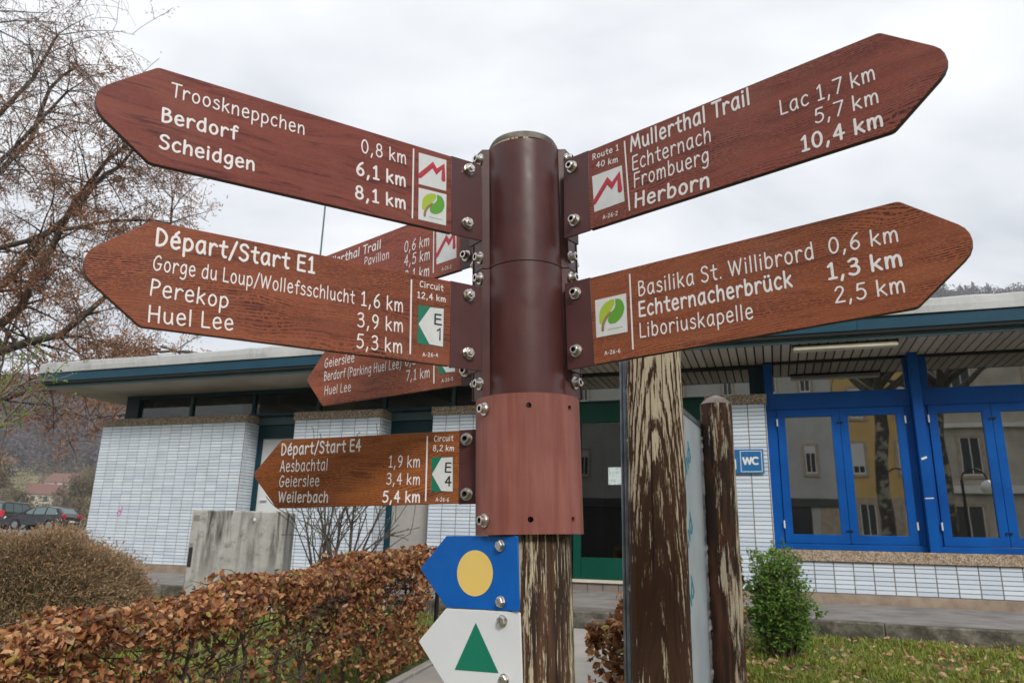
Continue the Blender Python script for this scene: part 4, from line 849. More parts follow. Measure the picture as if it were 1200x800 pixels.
# ================================================================== PAVILION (local x = along the front, -y = towards the camera)
def build_pavilion():
    B = empty('tiled_pavilion', BP, BYAW, label='low flat-roofed pavilion with white tiled piers, blue windows and a dark blue fascia', cat='building')
    ZB, ZT = .93, 3.065
    tmeshes = {}
    def tile_mesh(w, h):
        k = (round(w, 3), round(h, 4))
        if k not in tmeshes:
            mb = MB(); e = .0015; t = .006
            mb.add([(0, 0, 0), (w, 0, 0), (w, 0, h), (0, 0, h), (e, -t, e), (w-e, -t, e), (w-e, -t, h-e), (e, -t, h-e)],
                   [(4, 5, 6, 7), (0, 1, 5, 4), (1, 2, 6, 5), (2, 3, 7, 6), (3, 0, 4, 7)])
            tmeshes[k] = mb.mesh('tile', M['tile'])
        return tmeshes[k]
    trand = random.Random(2)
    def tiles(wall, x0, x1, z0, z1, rows, cols, singly, off=0., skip=None):
        ph = (z1-z0)/rows; jz = .0065; jx = .010; V = []; F = []
        pw = (x1-x0-off)/cols
        xs = ([(x0+.001, x0+off-jx)] if off > .02 else [])+[(x0+off+c*pw, x0+off+(c+1)*pw-jx) for c in range(cols)]
        for r in range(rows):
            for a, b in xs:
                z = z0+r*ph+jz; h = ph-jz; w = b-a
                if skip and skip((a+b)/2, z): continue
                if singly:
                    o = link('tile', tile_mesh(w, h), wall, (a+trand.uniform(-.0006, .0006), trand.uniform(-.0008, .0004), z))
                else:
                    dy = trand.uniform(-.0008, .0004); e = .0015; t = .006; q = len(V)
                    V += [(a, dy, z), (b, dy, z), (b, dy, z+h), (a, dy, z+h), (a+e, dy-t, z+e), (b-e, dy-t, z+e), (b-e, dy-t, z+h-e), (a+e, dy-t, z+h-e)]
                    F += [(q+4, q+5, q+6, q+7), (q, q+1, q+5, q+4), (q+1, q+2, q+6, q+5), (q+2, q+3, q+7, q+6), (q+3, q, q+4, q+7)]
        if not singly: o = link('tile_rows', np_mesh('tile_rows', V, F, M['tile']), wall); o['kind'] = 'stuff'
    def side_tiles(wall, x, y0, y1, z0, z1, rows):
        ph = (z1-z0)/rows; V = []; F = []; cols = [(y0+.004, y0+.10), (y0+.11, y1)]
        for r in range(rows):
            for a, b in cols:
                z = z0+r*ph+.0065; h = ph-.0065; q = len(V); t = .006; e = .0015
                V += [(x, a, z), (x, b, z), (x, b, z+h), (x, a, z+h), (x+t, a+e, z+e), (x+t, b-e, z+e), (x+t, b-e, z+h-e), (x+t, a+e, z+h-e)]
                F += [(q+4, q+5, q+6, q+7), (q, q+1, q+5, q+4), (q+1, q+2, q+6, q+5), (q+2, q+3, q+7, q+6), (q+3, q, q+4, q+7)]
        o = link('tile_rows', np_mesh('side_tiles', V, F, M['tile']), wall); o['kind'] = 'stuff'
    def pier(x0, x1, cols, singly=False, off=0., depth=.34):
        mb = MB(); mb.box(x0, x1, 0, depth, ZB-.002, ZT); w = mb.build('pier', M['mortar'], B)
        tiles(w, x0, x1-.002, ZB, ZT, 45, cols, singly, off); side_tiles(w, x1, 0, depth, ZB, ZT, 45)
        mb = MB(); mb.box(x0-.02, x1+.022, -.026, depth+.01, ZT+.001, ZT+.118); mb.build('coping', M['pebble'], w, bevel=.006)
        mb = MB(); mb.box(x0-.004, x1+.004, -.014, depth, .80, ZB-.003); mb.build('plinth', M['plinth'], w, bevel=.004)
        return w
    pier(-10.40, -7.535, 14); pier(-6.65, -5.205, 7); pier(-4.385, -2.75, 8, off=.0); pier(-.685, .0, 3, True, off=.09)
    # end wall of the building, receding
    mb = MB(); mb.box(-10.40, -10.10, .345, 7.0, .80, 3.18); mb.build('end_wall', M['plinth'], B)
    # low wall under the blue windows
    mb = MB(); mb.box(.003, 4.6, 0, .30, ZB-.002, 1.262); lw = mb.build('low_wall', M['mortar'], B)
    tiles(lw, .01, 3.41, ZB, 1.258, 7, 17, True); tiles(lw, 3.41, 4.61, ZB, 1.258, 7, 6, False)
    mb = MB(); mb.box(.004, 4.6, -.034, .13, 1.264, 1.386); mb.build('coping', M['pebble'], lw, bevel=.006)
    mb = MB(); mb.box(.005, 4.6, -.014, .3, .80, ZB-.003); mb.build('plinth', M['plinth'], lw, bevel=.004)
    # roof: membrane upstand, fascia, soffit
    mb = MB(); X0, X1, YF = -11.02, 4.8, -.80
    rf = MB().box(X0+.03, X1, YF+.03, 8.0, 3.70, 3.93).build('roof_deck', M['concrete'], B)
    nx = 90; V = []; F = []; rr = random.Random(8); wob = [rr.uniform(-.006, .006) for _ in range(nx+1)]
    for i in range(nx+1):
        x = X0-.02+(X1-X0+.02)*i/nx; dz = wob[i]+.006*math.sin(x*1.7); dy = .008*math.sin(x*2.9+1)
        V += [(x, YF-.022+dy*.4, 3.828), (x, YF-.026+dy, 3.90), (x, YF-.020+dy, 3.975+dz), (x, YF-.002, 3.992+dz), (x, YF+.30, 3.975)]
    for i in range(nx):
        for k in range(4): a = i*5+k; F.append((a, a+5, a+6, a+1))
    b = len(V)
    V += [(X0-.02, 8.0, 3.828), (X0-.02, 8.0, 3.98)]; F.append((b, 0, 3, b+1))
    link('roof_membrane', np_mesh('membrane', V, F, M['membrane']), B)
    xs = [X0, -8.6, -6.2, -3.8, -1.4, 1.0, 3.4, X1]
    for a, b in zip(xs[:-1], xs[1:]): MB().box(a+.0015, b-.0015, YF, YF+.02, 3.690, 3.827).build('fascia_board', M['fascia_blue'], rf, bevel=.001)
    MB().box(X0-.001, X0+.018, YF+.022, 8.0, 3.690, 3.827).build('fascia_board', M['fascia_blue'], rf)
    MB().box(X0+.02, X1, YF+.012, YF+.03, 3.650, 3.688).build('eaves_gap_shade', M['joint'], B)  # black strip painted in for the shaded gap under the fascia
    MB().box(X0+.06, X1, YF+.06, YF+.085, 3.598, 3.69).build('eaves_strip', M['slate'], B)
    MB().box(X0+.06, X1, YF+.09, 8.0, 3.640, 3.69).build('soffit_backing', M['joint'], B)
    # soffit: boards on the right, plain sheets on the left
    pitch = .098; bm_ = MB().box(0, .080, YF+.088, .20, 3.60, 3.618).mesh('soffit_board', M['soffit']); x = -3.4; k = 0
    while x < 4.6: o = link('soffit_board', bm_, B, (x, 0, 0)); x += pitch; k += 1
    bi = MB().box(0, .080, .30, 2.4, 3.60, 3.618).mesh('ceiling_board', M['soffit']); V = []
    mb = MB(); x = -2.7
    while x < 4.6: mb.box(x, x+.080, .32, 2.6, 3.60, 3.618); x += pitch
    o = mb.build('inner_ceiling', M['soffit'], B); o['kind'] = 'stuff'
    xs = [X0+.07, -9.6, -8.1, -6.6, -5.1, -3.42]
    for a, b in zip(xs[:-1], xs[1:]): MB().box(a+.002, b-.002, YF+.088, 2.2, 3.60, 3.612).build('soffit_panel', M['soffit_plain'], B)
    MB().box(-2.6, 4.6, .20, .262, 3.572, 3.62).build('wall_beam', M['joint'], B)
    # ---------------- clerestory on the left (set back .2)
    Y = .20; root = MB().box(-10.16, -2.72, Y-.02, Y+.05, 3.184, 3.222).build('clerestory', M['dark_teal'], B)
    MB().box(-10.16, -2.72, Y-.02, Y+.05, 3.545, 3.60).build('frame', M['dark_teal'], root)
    MB().box(-10.165, -9.90, Y-.03, Y+.10, 3.19, 3.60).build('corner_post', M['dark_teal'], root)
    posts = [-9.90, -8.84, -7.62, -6.42, -5.30, -4.2, -3.1]
    for i, p in enumerate(posts[1:]): MB().box(p, p+.05, Y-.015, Y+.05, 3.222, 3.545).build('mullion', M['dark_teal'] if i % 2 else M['slate'], root)
    for a, b in zip(posts[:-1], posts[1:]): MB().box(a+.05, b, Y+.02, Y+.026, 3.222, 3.545).build('pane', M['glass_clear'], root)
    MB().box(-10.16, -10.10, Y+.06, 6, 3.184, 3.60).build('frame', M['dark_teal'], root)
    # inside of the left part: rafters and a far light wall
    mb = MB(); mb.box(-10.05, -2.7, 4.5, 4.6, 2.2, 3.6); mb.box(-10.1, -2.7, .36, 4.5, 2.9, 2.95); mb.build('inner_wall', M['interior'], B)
    mb = MB()
    for x in (-9.9, -8.7, -7.4, -6.2, -5.0, -3.8): mb.box(x, x+.06, .5, 4.4, 3.44, 3.58)
    mb.build('rafters', M['soffit'], B)
    MB().box(-6.44, -5.86, .34, .50, 3.19, 3.37).build('yellow_box', M['yellow'], B)
    # ---------------- doors on the left
    def door(x0, x1, pz1, pan, label, top):
        f = MB(); f.box(x0, x0+.08, .30, .40, .90, 3.05); f.box(x1-.04, x1, .30, .40, .90, 3.05); f.box(x0+.08, x1-.04, .30, .40, pz1, 3.05)
        d = f.build('door', M['dark_teal'], B, bevel=.003); d['label'] = label
        MB().box(x0-.01, x1+.01, .262, .34, 3.055, 3.178).build('lintel', M['slate'], d)
        MB().box(x0+.082, x1-.042, .335, .375, .95, pz1-.002).build('door_leaf', pan, d)
        MB().box(x0, x1, .28, .42, .86, .945).build('threshold', M['plinth'], d)
        return d
    d = door(-7.53, -6.655, 2.85, M['door_white'], 'white door in a dark teal frame', 1)
    MB().tube((-7.37, .30, 1.92), (-7.25, .30, 1.92), .012, n=8).build('handle', M['white'], d)
    door(-5.20, -4.39, 2.86, M['door_grey'], 'grey door in a dark teal frame', 1)
    # ---------------- green glazed entrance
    Y = .25
    f = MB(); gx0, gx1 = -2.44, -.69
    g = MB(); xs = [gx0, -1.58, gx1]
    D = MB().box(gx0, gx1, Y, Y+.06, 2.943, 3.20).build('green_entrance', M['win_green'], B)
    for a, b in ((gx0, gx0+.10), (-1.68, -1.52), (gx1-.09, gx1)): MB().box(a, b, Y-.002, Y+.06, .962, 2.941).build('stile', M['win_green'], D, bevel=.003)
    for a, b in ((gx0+.101, -1.681), (-1.519, gx1-.091)):
        MB().box(a, b, Y+.004, Y+.055, .962, 1.225).build('bottom_rail', M['win_green'], D, bevel=.004)
        MB().box(a+.0, b, Y+.028, Y+.034, 1.228, 2.941).build('pane', M['glass_dark'], D)
    MB().box(gx0-.02, gx1+.02, Y-.06, Y+.08, .925, .960).build('sill', M['cream'], D)
    for i in range(9): MB().box(gx0+i*.197, gx0+i*.197+.19, Y-.03, Y+.02, .80, .923).build('threshold_tile', M['browntile'], D)
    MB().box(-2.72, gx0-.022, Y, .34, .80, 3.2).build('jamb', M['dark_teal'], D)
    # transom above entrance
    T = MB().box(-2.72, .10, Y-.02, Y+.05, 3.202, 3.226).build('transom_light', M['dark_teal'], B)
    MB().box(-.17, .10, Y-.02, Y+.05, 3.227, 3.598).build('frame', M['dark_teal'], T); MB().box(-2.72, -2.5, Y-.02, Y+.05, 3.227, 3.598).build('frame', M['dark_teal'], T)
    MB().box(-2.5, -.17, Y+.01, Y+.016, 3.227, 3.571).build('pane', M['glass'], T)
    # ---------------- blue windows
    Y = .10
    def blue_unit(x0, x1, s0, s1, s2, label):
        R = MB().box(x0, x1, Y-.004, Y+.07, 3.000, 3.20).build('blue_window', M['win_blue'], B, bevel=.003); R['label'] = label
        MB().box(x0, x0+(s0-x0)-.002, Y-.002, Y+.07, 1.455, 2.998).build('jamb', M['win_blue'], R, bevel=.003)
        MB().box(s2+.002, x1, Y-.002, Y+.07, 1.455, 2.998).build('jamb', M['win_blue'], R, bevel=.003)
        MB().box(x0, x1, Y-.03, Y+.07, 1.388, 1.453).build('bottom_frame', M['win_blue'], R, bevel=.004)
        for a, b, hs in ((s0, s1, -1), (s1, s2, 1)):
            fw = .088; y0, y1 = Y-.022, Y+.03; S = MB(); z0, z1 = 1.458, 2.995; a += .002; b -= .002
            S.prism_xz([(a, z0), (b, z0), (b-fw, z0+fw+.01), (a+fw, z0+fw+.01)], y0, y1); S.prism_xz([(a+fw, z1-fw), (b-fw, z1-fw), (b, z1), (a, z1)], y0, y1)
            S.prism_xz([(a, z0), (a+fw, z0+fw+.01), (a+fw, z1-fw), (a, z1)], y0, y1); S.prism_xz([(b-fw, z0+fw+.01), (b, z0), (b, z1), (b-fw, z1-fw)], y0, y1)
            S.build('sash', M['win_blue'], R, bevel=.003)
            MB().box(a+fw-.004, b-fw+.004, Y+.004, Y+.010, z0+fw, z1-fw).build('pane', M['glass'], R)
            hx = a-.002 if hs < 0 else b+.002
            for z in (1.62, 2.80): MB().tube((hx, y0-.008, z), (hx, y0-.008, z+.085), .009, n=8).build('hinge', M['white'], R)
        for z in (1.60, 2.83):
            q = MB(); 
            for dx in (-.022, .022): q.tube((s1+dx, Y-.022, z), (s1+dx, Y-.040, z), .012, n=8)
            q.box(s1-.03, s1+.03, Y-.032, Y-.026, z-.005, z+.005); q.build('latch', M['iron'], R)
        MB().box(x0, x1, Y+.0, Y+.07, 3.575, 3.598).build('transom_frame', M['joint'], R)
        MB().box(x0, x0+.10, Y+.002, Y+.07, 3.202, 3.574).build('transom_frame', M['win_blue'], R); MB().box(x1-.03, x1, Y+.002, Y+.07, 3.202, 3.574).build('transom_frame', M['win_blue'], R)
        MB().box(x0+.10, x1-.03, Y+.035, Y+.041, 3.202, 3.574).build('transom_pane', M['glass'], R)
    blue_unit(.006, 1.575, .125, .815, 1.50, 'left blue window with two casements beside the WC sign')
    blue_unit(1.685, 3.12, 1.735, 2.355, 2.975, 'right blue window with two casements, cut by the photo edge')
    MB().box(1.578, 1.682, -.03, .16, 1.388, 3.598).build('blue_post', M['win_blue'], B, bevel=.004)
    MB().box(3.123, 3.23, -.03, .16, 1.388, 3.598).build('blue_post', M['win_blue'], B, bevel=.004)
    for x, z, w, h, r in ((1.60, 2.37, .06, .022, 22), (1.585, 1.95, .085, .010, 3)):
        o = MB().box(0, w, -.0345, -.0312, 0, h).build('paper_scrap', M['white'], B, (x, 0, z)); o.rotation_euler = (0, -rad(r), 0)
    # ---------------- inside
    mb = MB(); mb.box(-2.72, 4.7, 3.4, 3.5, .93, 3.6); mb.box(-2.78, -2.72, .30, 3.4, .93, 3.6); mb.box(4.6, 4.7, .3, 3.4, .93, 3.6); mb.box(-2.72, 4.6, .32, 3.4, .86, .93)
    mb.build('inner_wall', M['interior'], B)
    for q in ((-1.2, .2, 1.6, 2.2, .93, 1.75), (1.9, 3.0, 1.3, 1.9, .93, 1.9), (.5, .9, 1.8, 2.3, .93, 1.75)): MB().box(*q).build('counter', M['plinth'], B)
    # pink paint mark on the left wall
    mb = MB(); pts = [bil(((-9.80, 1.80), (-9.72, 1.80), (-9.72, 1.64), (-9.80, 1.64)), u, v) for u, v in ((.1, .1), (.0, .35), (.4, .5), (.8, .35), (.7, .1), (.3, .0), (.1, .1))]
    ribbon(mb, _cr(pts)+[], .020, -.0085); ribbon(mb, [(-9.735, 1.67), (-9.715, 1.79)], .018, -.0088); mb.build('paint_mark', M['pink'], B, sharp=None)
    # rainwater bits on the left post
    MB().tube((-6.36, .12, 3.23), (-6.36, .12, 3.34), .02, n=8).build('pipe_stub', M['slate'], B)
    return B
PAV = build_pavilion()
def wc_sign():
    r = empty('wc_sign', W(-.74, .032, 2.235), BYAW, label='blue WC sign on the white tiled pier left of the blue windows', cat='sign')
    MB().box(0, .685, -.006, 0, 0, .285).build('sign_plate', M['wcblue'], r, bevel=.002)
    def frame(x0, x1, z0, z1, w, nm):
        mb = MB()
        for a in ([(x0, z0), (x1, z0)], [(x1, z0), (x1, z1)], [(x1, z1), (x0, z1)], [(x0, z1), (x0, z0)]): ribbon(mb, a, w, -.0070, caps=True)
        mb.build(nm, M['white'], r, sharp=None)
    frame(.425, .662, .022, .263, .007, 'square_outline')
    mb = MB()
    def bold(pts, w, k=0): ribbon(mb, pts, w, -.0072-k*.0002, caps=False)
    bold([(.452, .192), (.476, .103)], .022); bold([(.474, .103), (.499, .19)], .019, 1); bold([(.499, .19), (.524, .103)], .019); bold([(.522, .103), (.546, .192)], .022, 1)
    bold([(.596+.040*math.cos(rad(a))*.95, .1475+.039*math.sin(rad(a))) for a in range(42, 320, 18)], .021)
    mb.build('lettering', M['white'], r, sharp=None)
    mb = MB(); ribbon(mb, [(.22, .05), (.22, .20)], .03, -.0072, caps=False); ribbon(mb, [(.16, .05), (.36, .05)], .03, -.0074, caps=False); ribbon(mb, [(.36, .05), (.36, .17)], .022, -.0072, caps=False)
    mb.build('pictogram', M['white'], r, sharp=None)
wc_sign()
def striplight():
    r = empty('strip_light', W(.33, .63, 3.60), BYAW, label='old cream fluorescent strip light under the slatted eaves', cat='lamp')
    MB().box(0, 1.08, -.03, .03, -.022, -.001).build('housing', M['iron'], r)
    MB().box(.01, 1.07, -.06, .05, -.075, -.024).build('diffuser', M['lamp'], r, bevel=.012)
striplight()
o = MB().box(0, .21, -.002, 0, 0, .22).build('poster', M['poster'], None, W(-1.97, -.242, 2.13)); o.rotation_euler = (0, 0, BYAW); tag(o, 'small pale poster taped inside the green glass door', 'poster')
def antenna():
    r = empty('antenna_mast', (-7.05, 25, .9), label='thin grey mast standing behind the pavilion roof', cat='mast')
    MB().tube((0, 0, 0), (0, 0, 12.35), .045, .03, n=8).build('pole', M['slate'], r); MB().box(-.3, .3, -.3, .3, -.1, .1).build('base', M['concrete'], r)
antenna()
# ================================================================== GROUND
def grid_sheet(name, xs, ys, zf, mat, kind='structure'):
    xs = np.asarray(xs); ys = np.asarray(ys); nx, ny = len(xs), len(ys)
    V = [(x, y, zf(x, y)) for y in ys for x in xs]
    i = np.arange(ny-1)[:, None]*nx+np.arange(nx-1)[None, :]
    F = np.stack([i, i+1, i+nx+1, i+nx], -1).reshape(-1, 4)
    o = link(name, np_mesh(name, V, F, mat, smooth=True)); o['kind'] = kind; return o
nr = random.Random(11)
def bumpz(x, y):
    return .012*math.sin(x*3.1+y*1.7)+.010*math.sin(x*1.3-y*4.3+2)+.006*math.sin(x*9+y*7)
xs = np.concatenate([np.linspace(-200, -14, 30), np.linspace(-13.5, 9, 120), np.linspace(10, 200, 30)])
ys = np.concatenate([np.linspace(-160, -12, 24), np.linspace(-11, 20, 150), np.linspace(21, 150, 36)])
def is_stage(x, y):
    s, o = so(x, y); return s > -11.6 and s < 12 and -9 < o < 2.32
def lawn_z(x, y):
    z = gz(x, y)
    if is_stage(x, y): return z-.12
    s, o = so(x, y)
    if -2.35 < s < -1.05 and o > 2.2: return z-.05
    return z+bumpz(x, y) if (abs(x) < 14 and abs(y) < 20) else z-.02
grid_sheet('lawn', xs, ys, lawn_z, M['soil'])
def local_sheet(name, s0, s1, o0, o1, ns, no, dz, mat):
    V = []; F = []
    for k in range(no+1):
        for i in range(ns+1):
            p = W(s0+(s1-s0)*i/ns, o0+(o1-o0)*k/no); V.append((p.x, p.y, gz(p.x, p.y-0)+dz))
    for k in range(no):
        for i in range(ns): a = k*(ns+1)+i; F.append((a, a+ns+1, a+ns+2, a+1))
    o = link(name, np_mesh(name, V, F, mat)); o['kind'] = 'structure'; return o
local_sheet('footpath', -2.29, -1.10, 2.32, 12, 2, 20, .012, M['paving'])
local_sheet('street', -40, 40, 15.5, 25, 40, 4, .02, M['asphalt'])
# paving platform round the pavilion with its rough concrete edge
def platform():
    mb = MB(); mb.box(-12.2, 12, -2.17, 9, .55, .826); o = mb.build('paved_terrace', M['concrete'], None, BP.copy()); o.rotation_euler = (0, 0, BYAW); o['kind'] = 'structure'
    r = empty('terrace_kerb', BP, BYAW, label='mossy rough concrete kerb along the front edge of the terrace', cat='kerb')
    x = -12.2; rr = random.Random(4)
    while x < 12:
        w = rr.choice((1.0, 1.0, 1.0)); q = MB()
        if not (-2.3 < x+w*.5 < -1.1): q.box(x+.003, x+w-.003, -2.30+rr.uniform(-.004, .004), -2.173, .40, .829+rr.uniform(-.003, .003)).build('kerb_stone', M['kerb'], r, bevel=.012)
        else: q.box(x+.003, x+w-.003, -2.30, -2.173, .40, .80).build('kerb_stone', M['kerb'], r, bevel=.012)
        x += w
    mb = MB(); mb.box(-2.3, -1.1, -2.62, -2.305, .45, .745); mb.build('step', M['kerb'], r, bevel=.01)
platform()
def edging():
    for sx, lab in ((-2.36, 'pale concrete edging strip on the hedge side of the footpath'), (-1.09, 'pale concrete edging strip on the shrub side of the footpath')):
        r = empty('path_edging', W(sx, 0, 0), BYAW, label=lab, cat='edging')
        for k in range(9):
            o0 = 2.66+k*.9; a = W(sx, o0); b = W(sx, o0+.9); z0 = gz(a.x, a.y)+.03; z1 = gz(b.x, b.y)+.03
            mb = MB(); mb.add([(0, -o0, z0-.15), (.06, -o0, z0-.15), (.06, -o0, z0), (0, -o0, z0), (0, -o0-.893, z1-.15), (.06, -o0-.893, z1-.15), (.06, -o0-.893, z1), (0, -o0-.893, z1)],
                [(0, 1, 2, 3), (4, 7, 6, 5), (0, 4, 5, 1), (1, 5, 6, 2), (2, 6, 7, 3), (3, 7, 4, 0)]); mb.build('edging_stone', M['paving'], r, bevel=.006)
edging()
def lot():
    xs = np.linspace(-110, -9, 60); ys = np.linspace(13, 90, 50)
    V = []; F = []; idx = {}
    for j, y in enumerate(ys):
        for i, x in enumerate(xs):
            s, o = so(x, y); V.append((x, y, gz(x, y)+.03))
    nx = len(xs)
    for j in range(len(ys)-1):
        for i in range(nx-1):
            s, o = so(xs[i+1], ys[j])
            if s < -12.4: a = j*nx+i; F.append((a, a+1, a+nx+1, a+nx))
    o = link('car_park', np_mesh('car_park', V, F, M['asphalt'], smooth=True)); o['kind'] = 'structure'
lot()
# grass blades and fallen leaves
def scatter_so(n, s0, s1, o0, o1, dens=None):
    s = rng.uniform(s0, s1, n); o = rng.uniform(o0, o1, n); P = np.array([[*W(a, b)[:2], 0] for a, b in zip(s, o)])
    for p in P: p[2] = lawn_z(p[0], p[1])
    return P, s, o
def grass(name, n, reg, h, mat):
    P, s, o = scatter_so(n, *reg)
    cl = np.sin(P[:, 0]*5.3+1)*np.sin(P[:, 1]*6.1)+np.sin(P[:, 0]*13)*np.sin(P[:, 1]*11+2)*.6+rng.normal(size=n)*.5
    keep = (cl > -.55) & ~((s > -2.4) & (s < -1.03)); P = P[keep]; cl = cl[keep]; n = len(P)
    L = h*(.6+.5*rng.random(n))*(1+.35*np.clip(cl, -1, 1.5)); a = rng.uniform(0, 2*np.pi, n); lean = rng.uniform(.1, .95, n)
    D = np.stack([np.cos(a)*lean, np.sin(a)*lean, np.ones(n)], 1); D /= np.linalg.norm(D, axis=1)[:, None]
    S = np.stack([-np.sin(a), np.cos(a), np.zeros(n)], 1)*.0032
    mid = P+D*L[:, None]*.55; tip = P+D*L[:, None]*np.array([1.25, 1.25, .85])
    V = np.stack([P-S, P+S, mid+S*.8, mid-S*.8, tip], 1).reshape(-1, 3); b = np.arange(n)[:, None]*5
    F = np.concatenate([b+np.array([[0, 1, 2]]), b+np.array([[0, 2, 3]]), b+np.array([[3, 2, 4]])], 0)
    o = link(name, np_mesh(name, V, F, mat)); o['kind'] = 'stuff'; o['category'] = 'grass'
    o['label'] = 'short patchy green grass growing on the ' + ('lawn in front of the blue windows' if reg[0] > -2 else 'strip behind the beech hedge')
grass('grass', 70000, (-1.0, 4.3, 2.33, 4.9), .050, M['blade'])
grass('grass', 60000, (-9.5, -2.45, 2.33, 7.2), .055, M['blade'])
def fallen(name, n, reg, lab, L=.045):
    P, s, o = scatter_so(n, *reg); k = ~((s > -2.4) & (s < -1.03)); P = P[k]; m = len(P); P[:, 2] += .018+rng.random(m)*.02
    D = rand_dirs(m); D[:, 2] *= .35; D /= np.linalg.norm(D, axis=1)[:, None]
    q = leaf_obj(name, P, L*(.6+.7*rng.random(m)), L*.62*(.6+.6*rng.random(m)), M['fallen'], D=D, fold=.22, six=True)
    q['label'] = lab; q['category'] = 'fallen leaves'
fallen('fallen_leaves', 1900, (-1.0, 4.3, 2.36, 4.9), 'dry tan leaves scattered over the grass in front of the kerb')
fallen('fallen_leaves', 1200, (-9.0, -2.45, 2.36, 7.2), 'dry tan leaves on the grass strip behind the long beech hedge')

# ================================================================== HEDGES
def hedge(name, label, A, B, ext, width, hA, hB, nleaf, singles, seed, mat='beech', leafsize=.048, bare=.5, curve=0):
    rs = np.random.default_rng(seed); A = np.array(A, float); B = np.array(B, float); d = (B-A); Lh = np.linalg.norm(d); d /= Lh; nrm = np.array([d[1], -d[0]])
    root = empty(name, (A[0], A[1], gz(A[0], A[1])), label=label, cat='hedge')
    def pt(t, w, zz):   # t along, w across -1..1, zz 0..1 of height
        c = A+d*(t*Lh)+nrm*w*width/2*(1+.10*np.sin(t*23+1)+.07*np.sin(t*51))
        g = gz(c[0], c[1]); h = hA+(hB-hA)*t; h *= 1+.035*np.sin(t*31)+.02*np.sin(t*67+2)
        return np.array([c[0], c[1], g+zz*h])
    P = []
    while len(P) < nleaf:
        t = rs.uniform(-.01, 1.01); q = rs.random()
        if q < .42:     # top
            w = rs.uniform(-1, 1); z = 1-abs(rs.normal())*.05-.10*abs(w)**3
        elif q < .90:    # faces
            sgn = 1 if rs.random() < .68 else -1; z = rs.uniform(.04, 1)**.85; w = sgn*(1-abs(rs.normal())*.13)
            hole = math.sin(t*19+z*4)+math.sin(t*43-z*9+1.3)+math.sin(t*9+2)
            if z < .82 and hole > .15 and rs.random() < bare: continue
        else: w = rs.uniform(-.9, .9); z = rs.uniform(.1, .95)
        P.append(pt(t, w, z))
    P = np.array(P); n = len(P)
    L = leafsize*(.55+.75*rs.random(n)); order = np.argsort(np.linalg.norm(P-np.array([0, 0, 1.4]), axis=1)/np.clip(L/leafsize, .5, 1.3))
    # visible from the path side and in frame first
    near = order[:singles*3:3] if singles else np.array([], int); rest = np.setdiff1d(np.arange(n), near)
    leaf_obj('leaf_mass', P[rest], L[rest], L[rest]*.66, M[mat], parent=root, fold=.28, six=True)
    if singles:
        vs = []
        for k in range(14):
            V, F = leaf_quads(np.zeros((1, 3)), np.array([1.]), np.array([.66]), fold=.1+.3*rs.random(), six=True); vs.append(np_mesh('leaf', V, F, M[mat]))
        for i in near:
            o = link('leaf', vs[rs.integers(14)], root, tuple(P[i]-np.array(root.location))); s = float(L[i]); o.scale = (s, s, s); o.rotation_euler = tuple(rs.uniform(0, 6.28, 3))
    lines = []
    ns = int(Lh/.20)
    for k in range(ns):
        t = (k+.5)/ns; b = pt(t+rs.uniform(-.01, .01), rs.uniform(-.25, .25), -.03); top = pt(t+rs.uniform(-.03, .03), rs.uniform(-.5, .5), .93)
        pts = [b+(top-b)*f+np.array([*rs.normal(size=2)*.02, 0]) for f in (0, .25, .5, .75, 1)]; lines.append((pts, [.014, .013, .011, .008, .004]))
        for _ in range(16):
            f = rs.uniform(.2, .95); q = b+(top-b)*f; e = pt(t+rs.uniform(-.16/Lh*1.2, .16/Lh*1.2), rs.choice([-1, 1])*rs.uniform(.5, 1.0), min(1.0, f+rs.uniform(0, .28)))
            m = (q+e)/2+rs.normal(size=3)*.03; lines.append(([q, m, e], [.0055, .004, .002]))
    for _ in range(int(Lh*120)):
        t = rs.uniform(0, 1); w = rs.uniform(-1, 1); z = rs.uniform(.45, .98); q = pt(t, w*.7, z); e = pt(t+rs.normal()*.03, w+rs.normal()*.2, min(1.03, z+rs.uniform(0, .15))); lines.append(([q, (q+e)/2+rs.normal(size=3)*.02, e], [.003, .0025, .0015]))
    link('twigs', tubes_mesh('hedge_twigs', lines, M['twig'], 5, root.location), root)['kind'] = 'stuff'
    return root
hedge('beech_hedge', 'long clipped beech hedge with coppery dead leaves running from the lower left to the signpost', (-2.75, 1.0), (-.66, 5.85), 0, .44, .66, .79, 26000, 300, 3, bare=.97, leafsize=.040)
hedge('beech_hedge', 'short beech hedge with coppery leaves behind the notice board posts', (.60, 3.50), (1.40, 5.30), 0, .44, .62, .78, 12000, 0, 5, bare=.4, leafsize=.042)
def stakes():
    for (x, y, lab) in ((-.50, 5.55, 'dark metal stake at the signpost end of the beech hedge'), ):
        z = gz(x, y); r = empty('hedge_stake', (x, y, z), label=lab, cat='stake'); MB().tube((0, 0, -.2), (.01, 0, .52), .015, n=10).build('stake', M['iron'], r); MB().tube((.01, 0, .52), (.01, 0, .535), .018, .010, n=10).build('cap', M['iron'], r)
stakes()
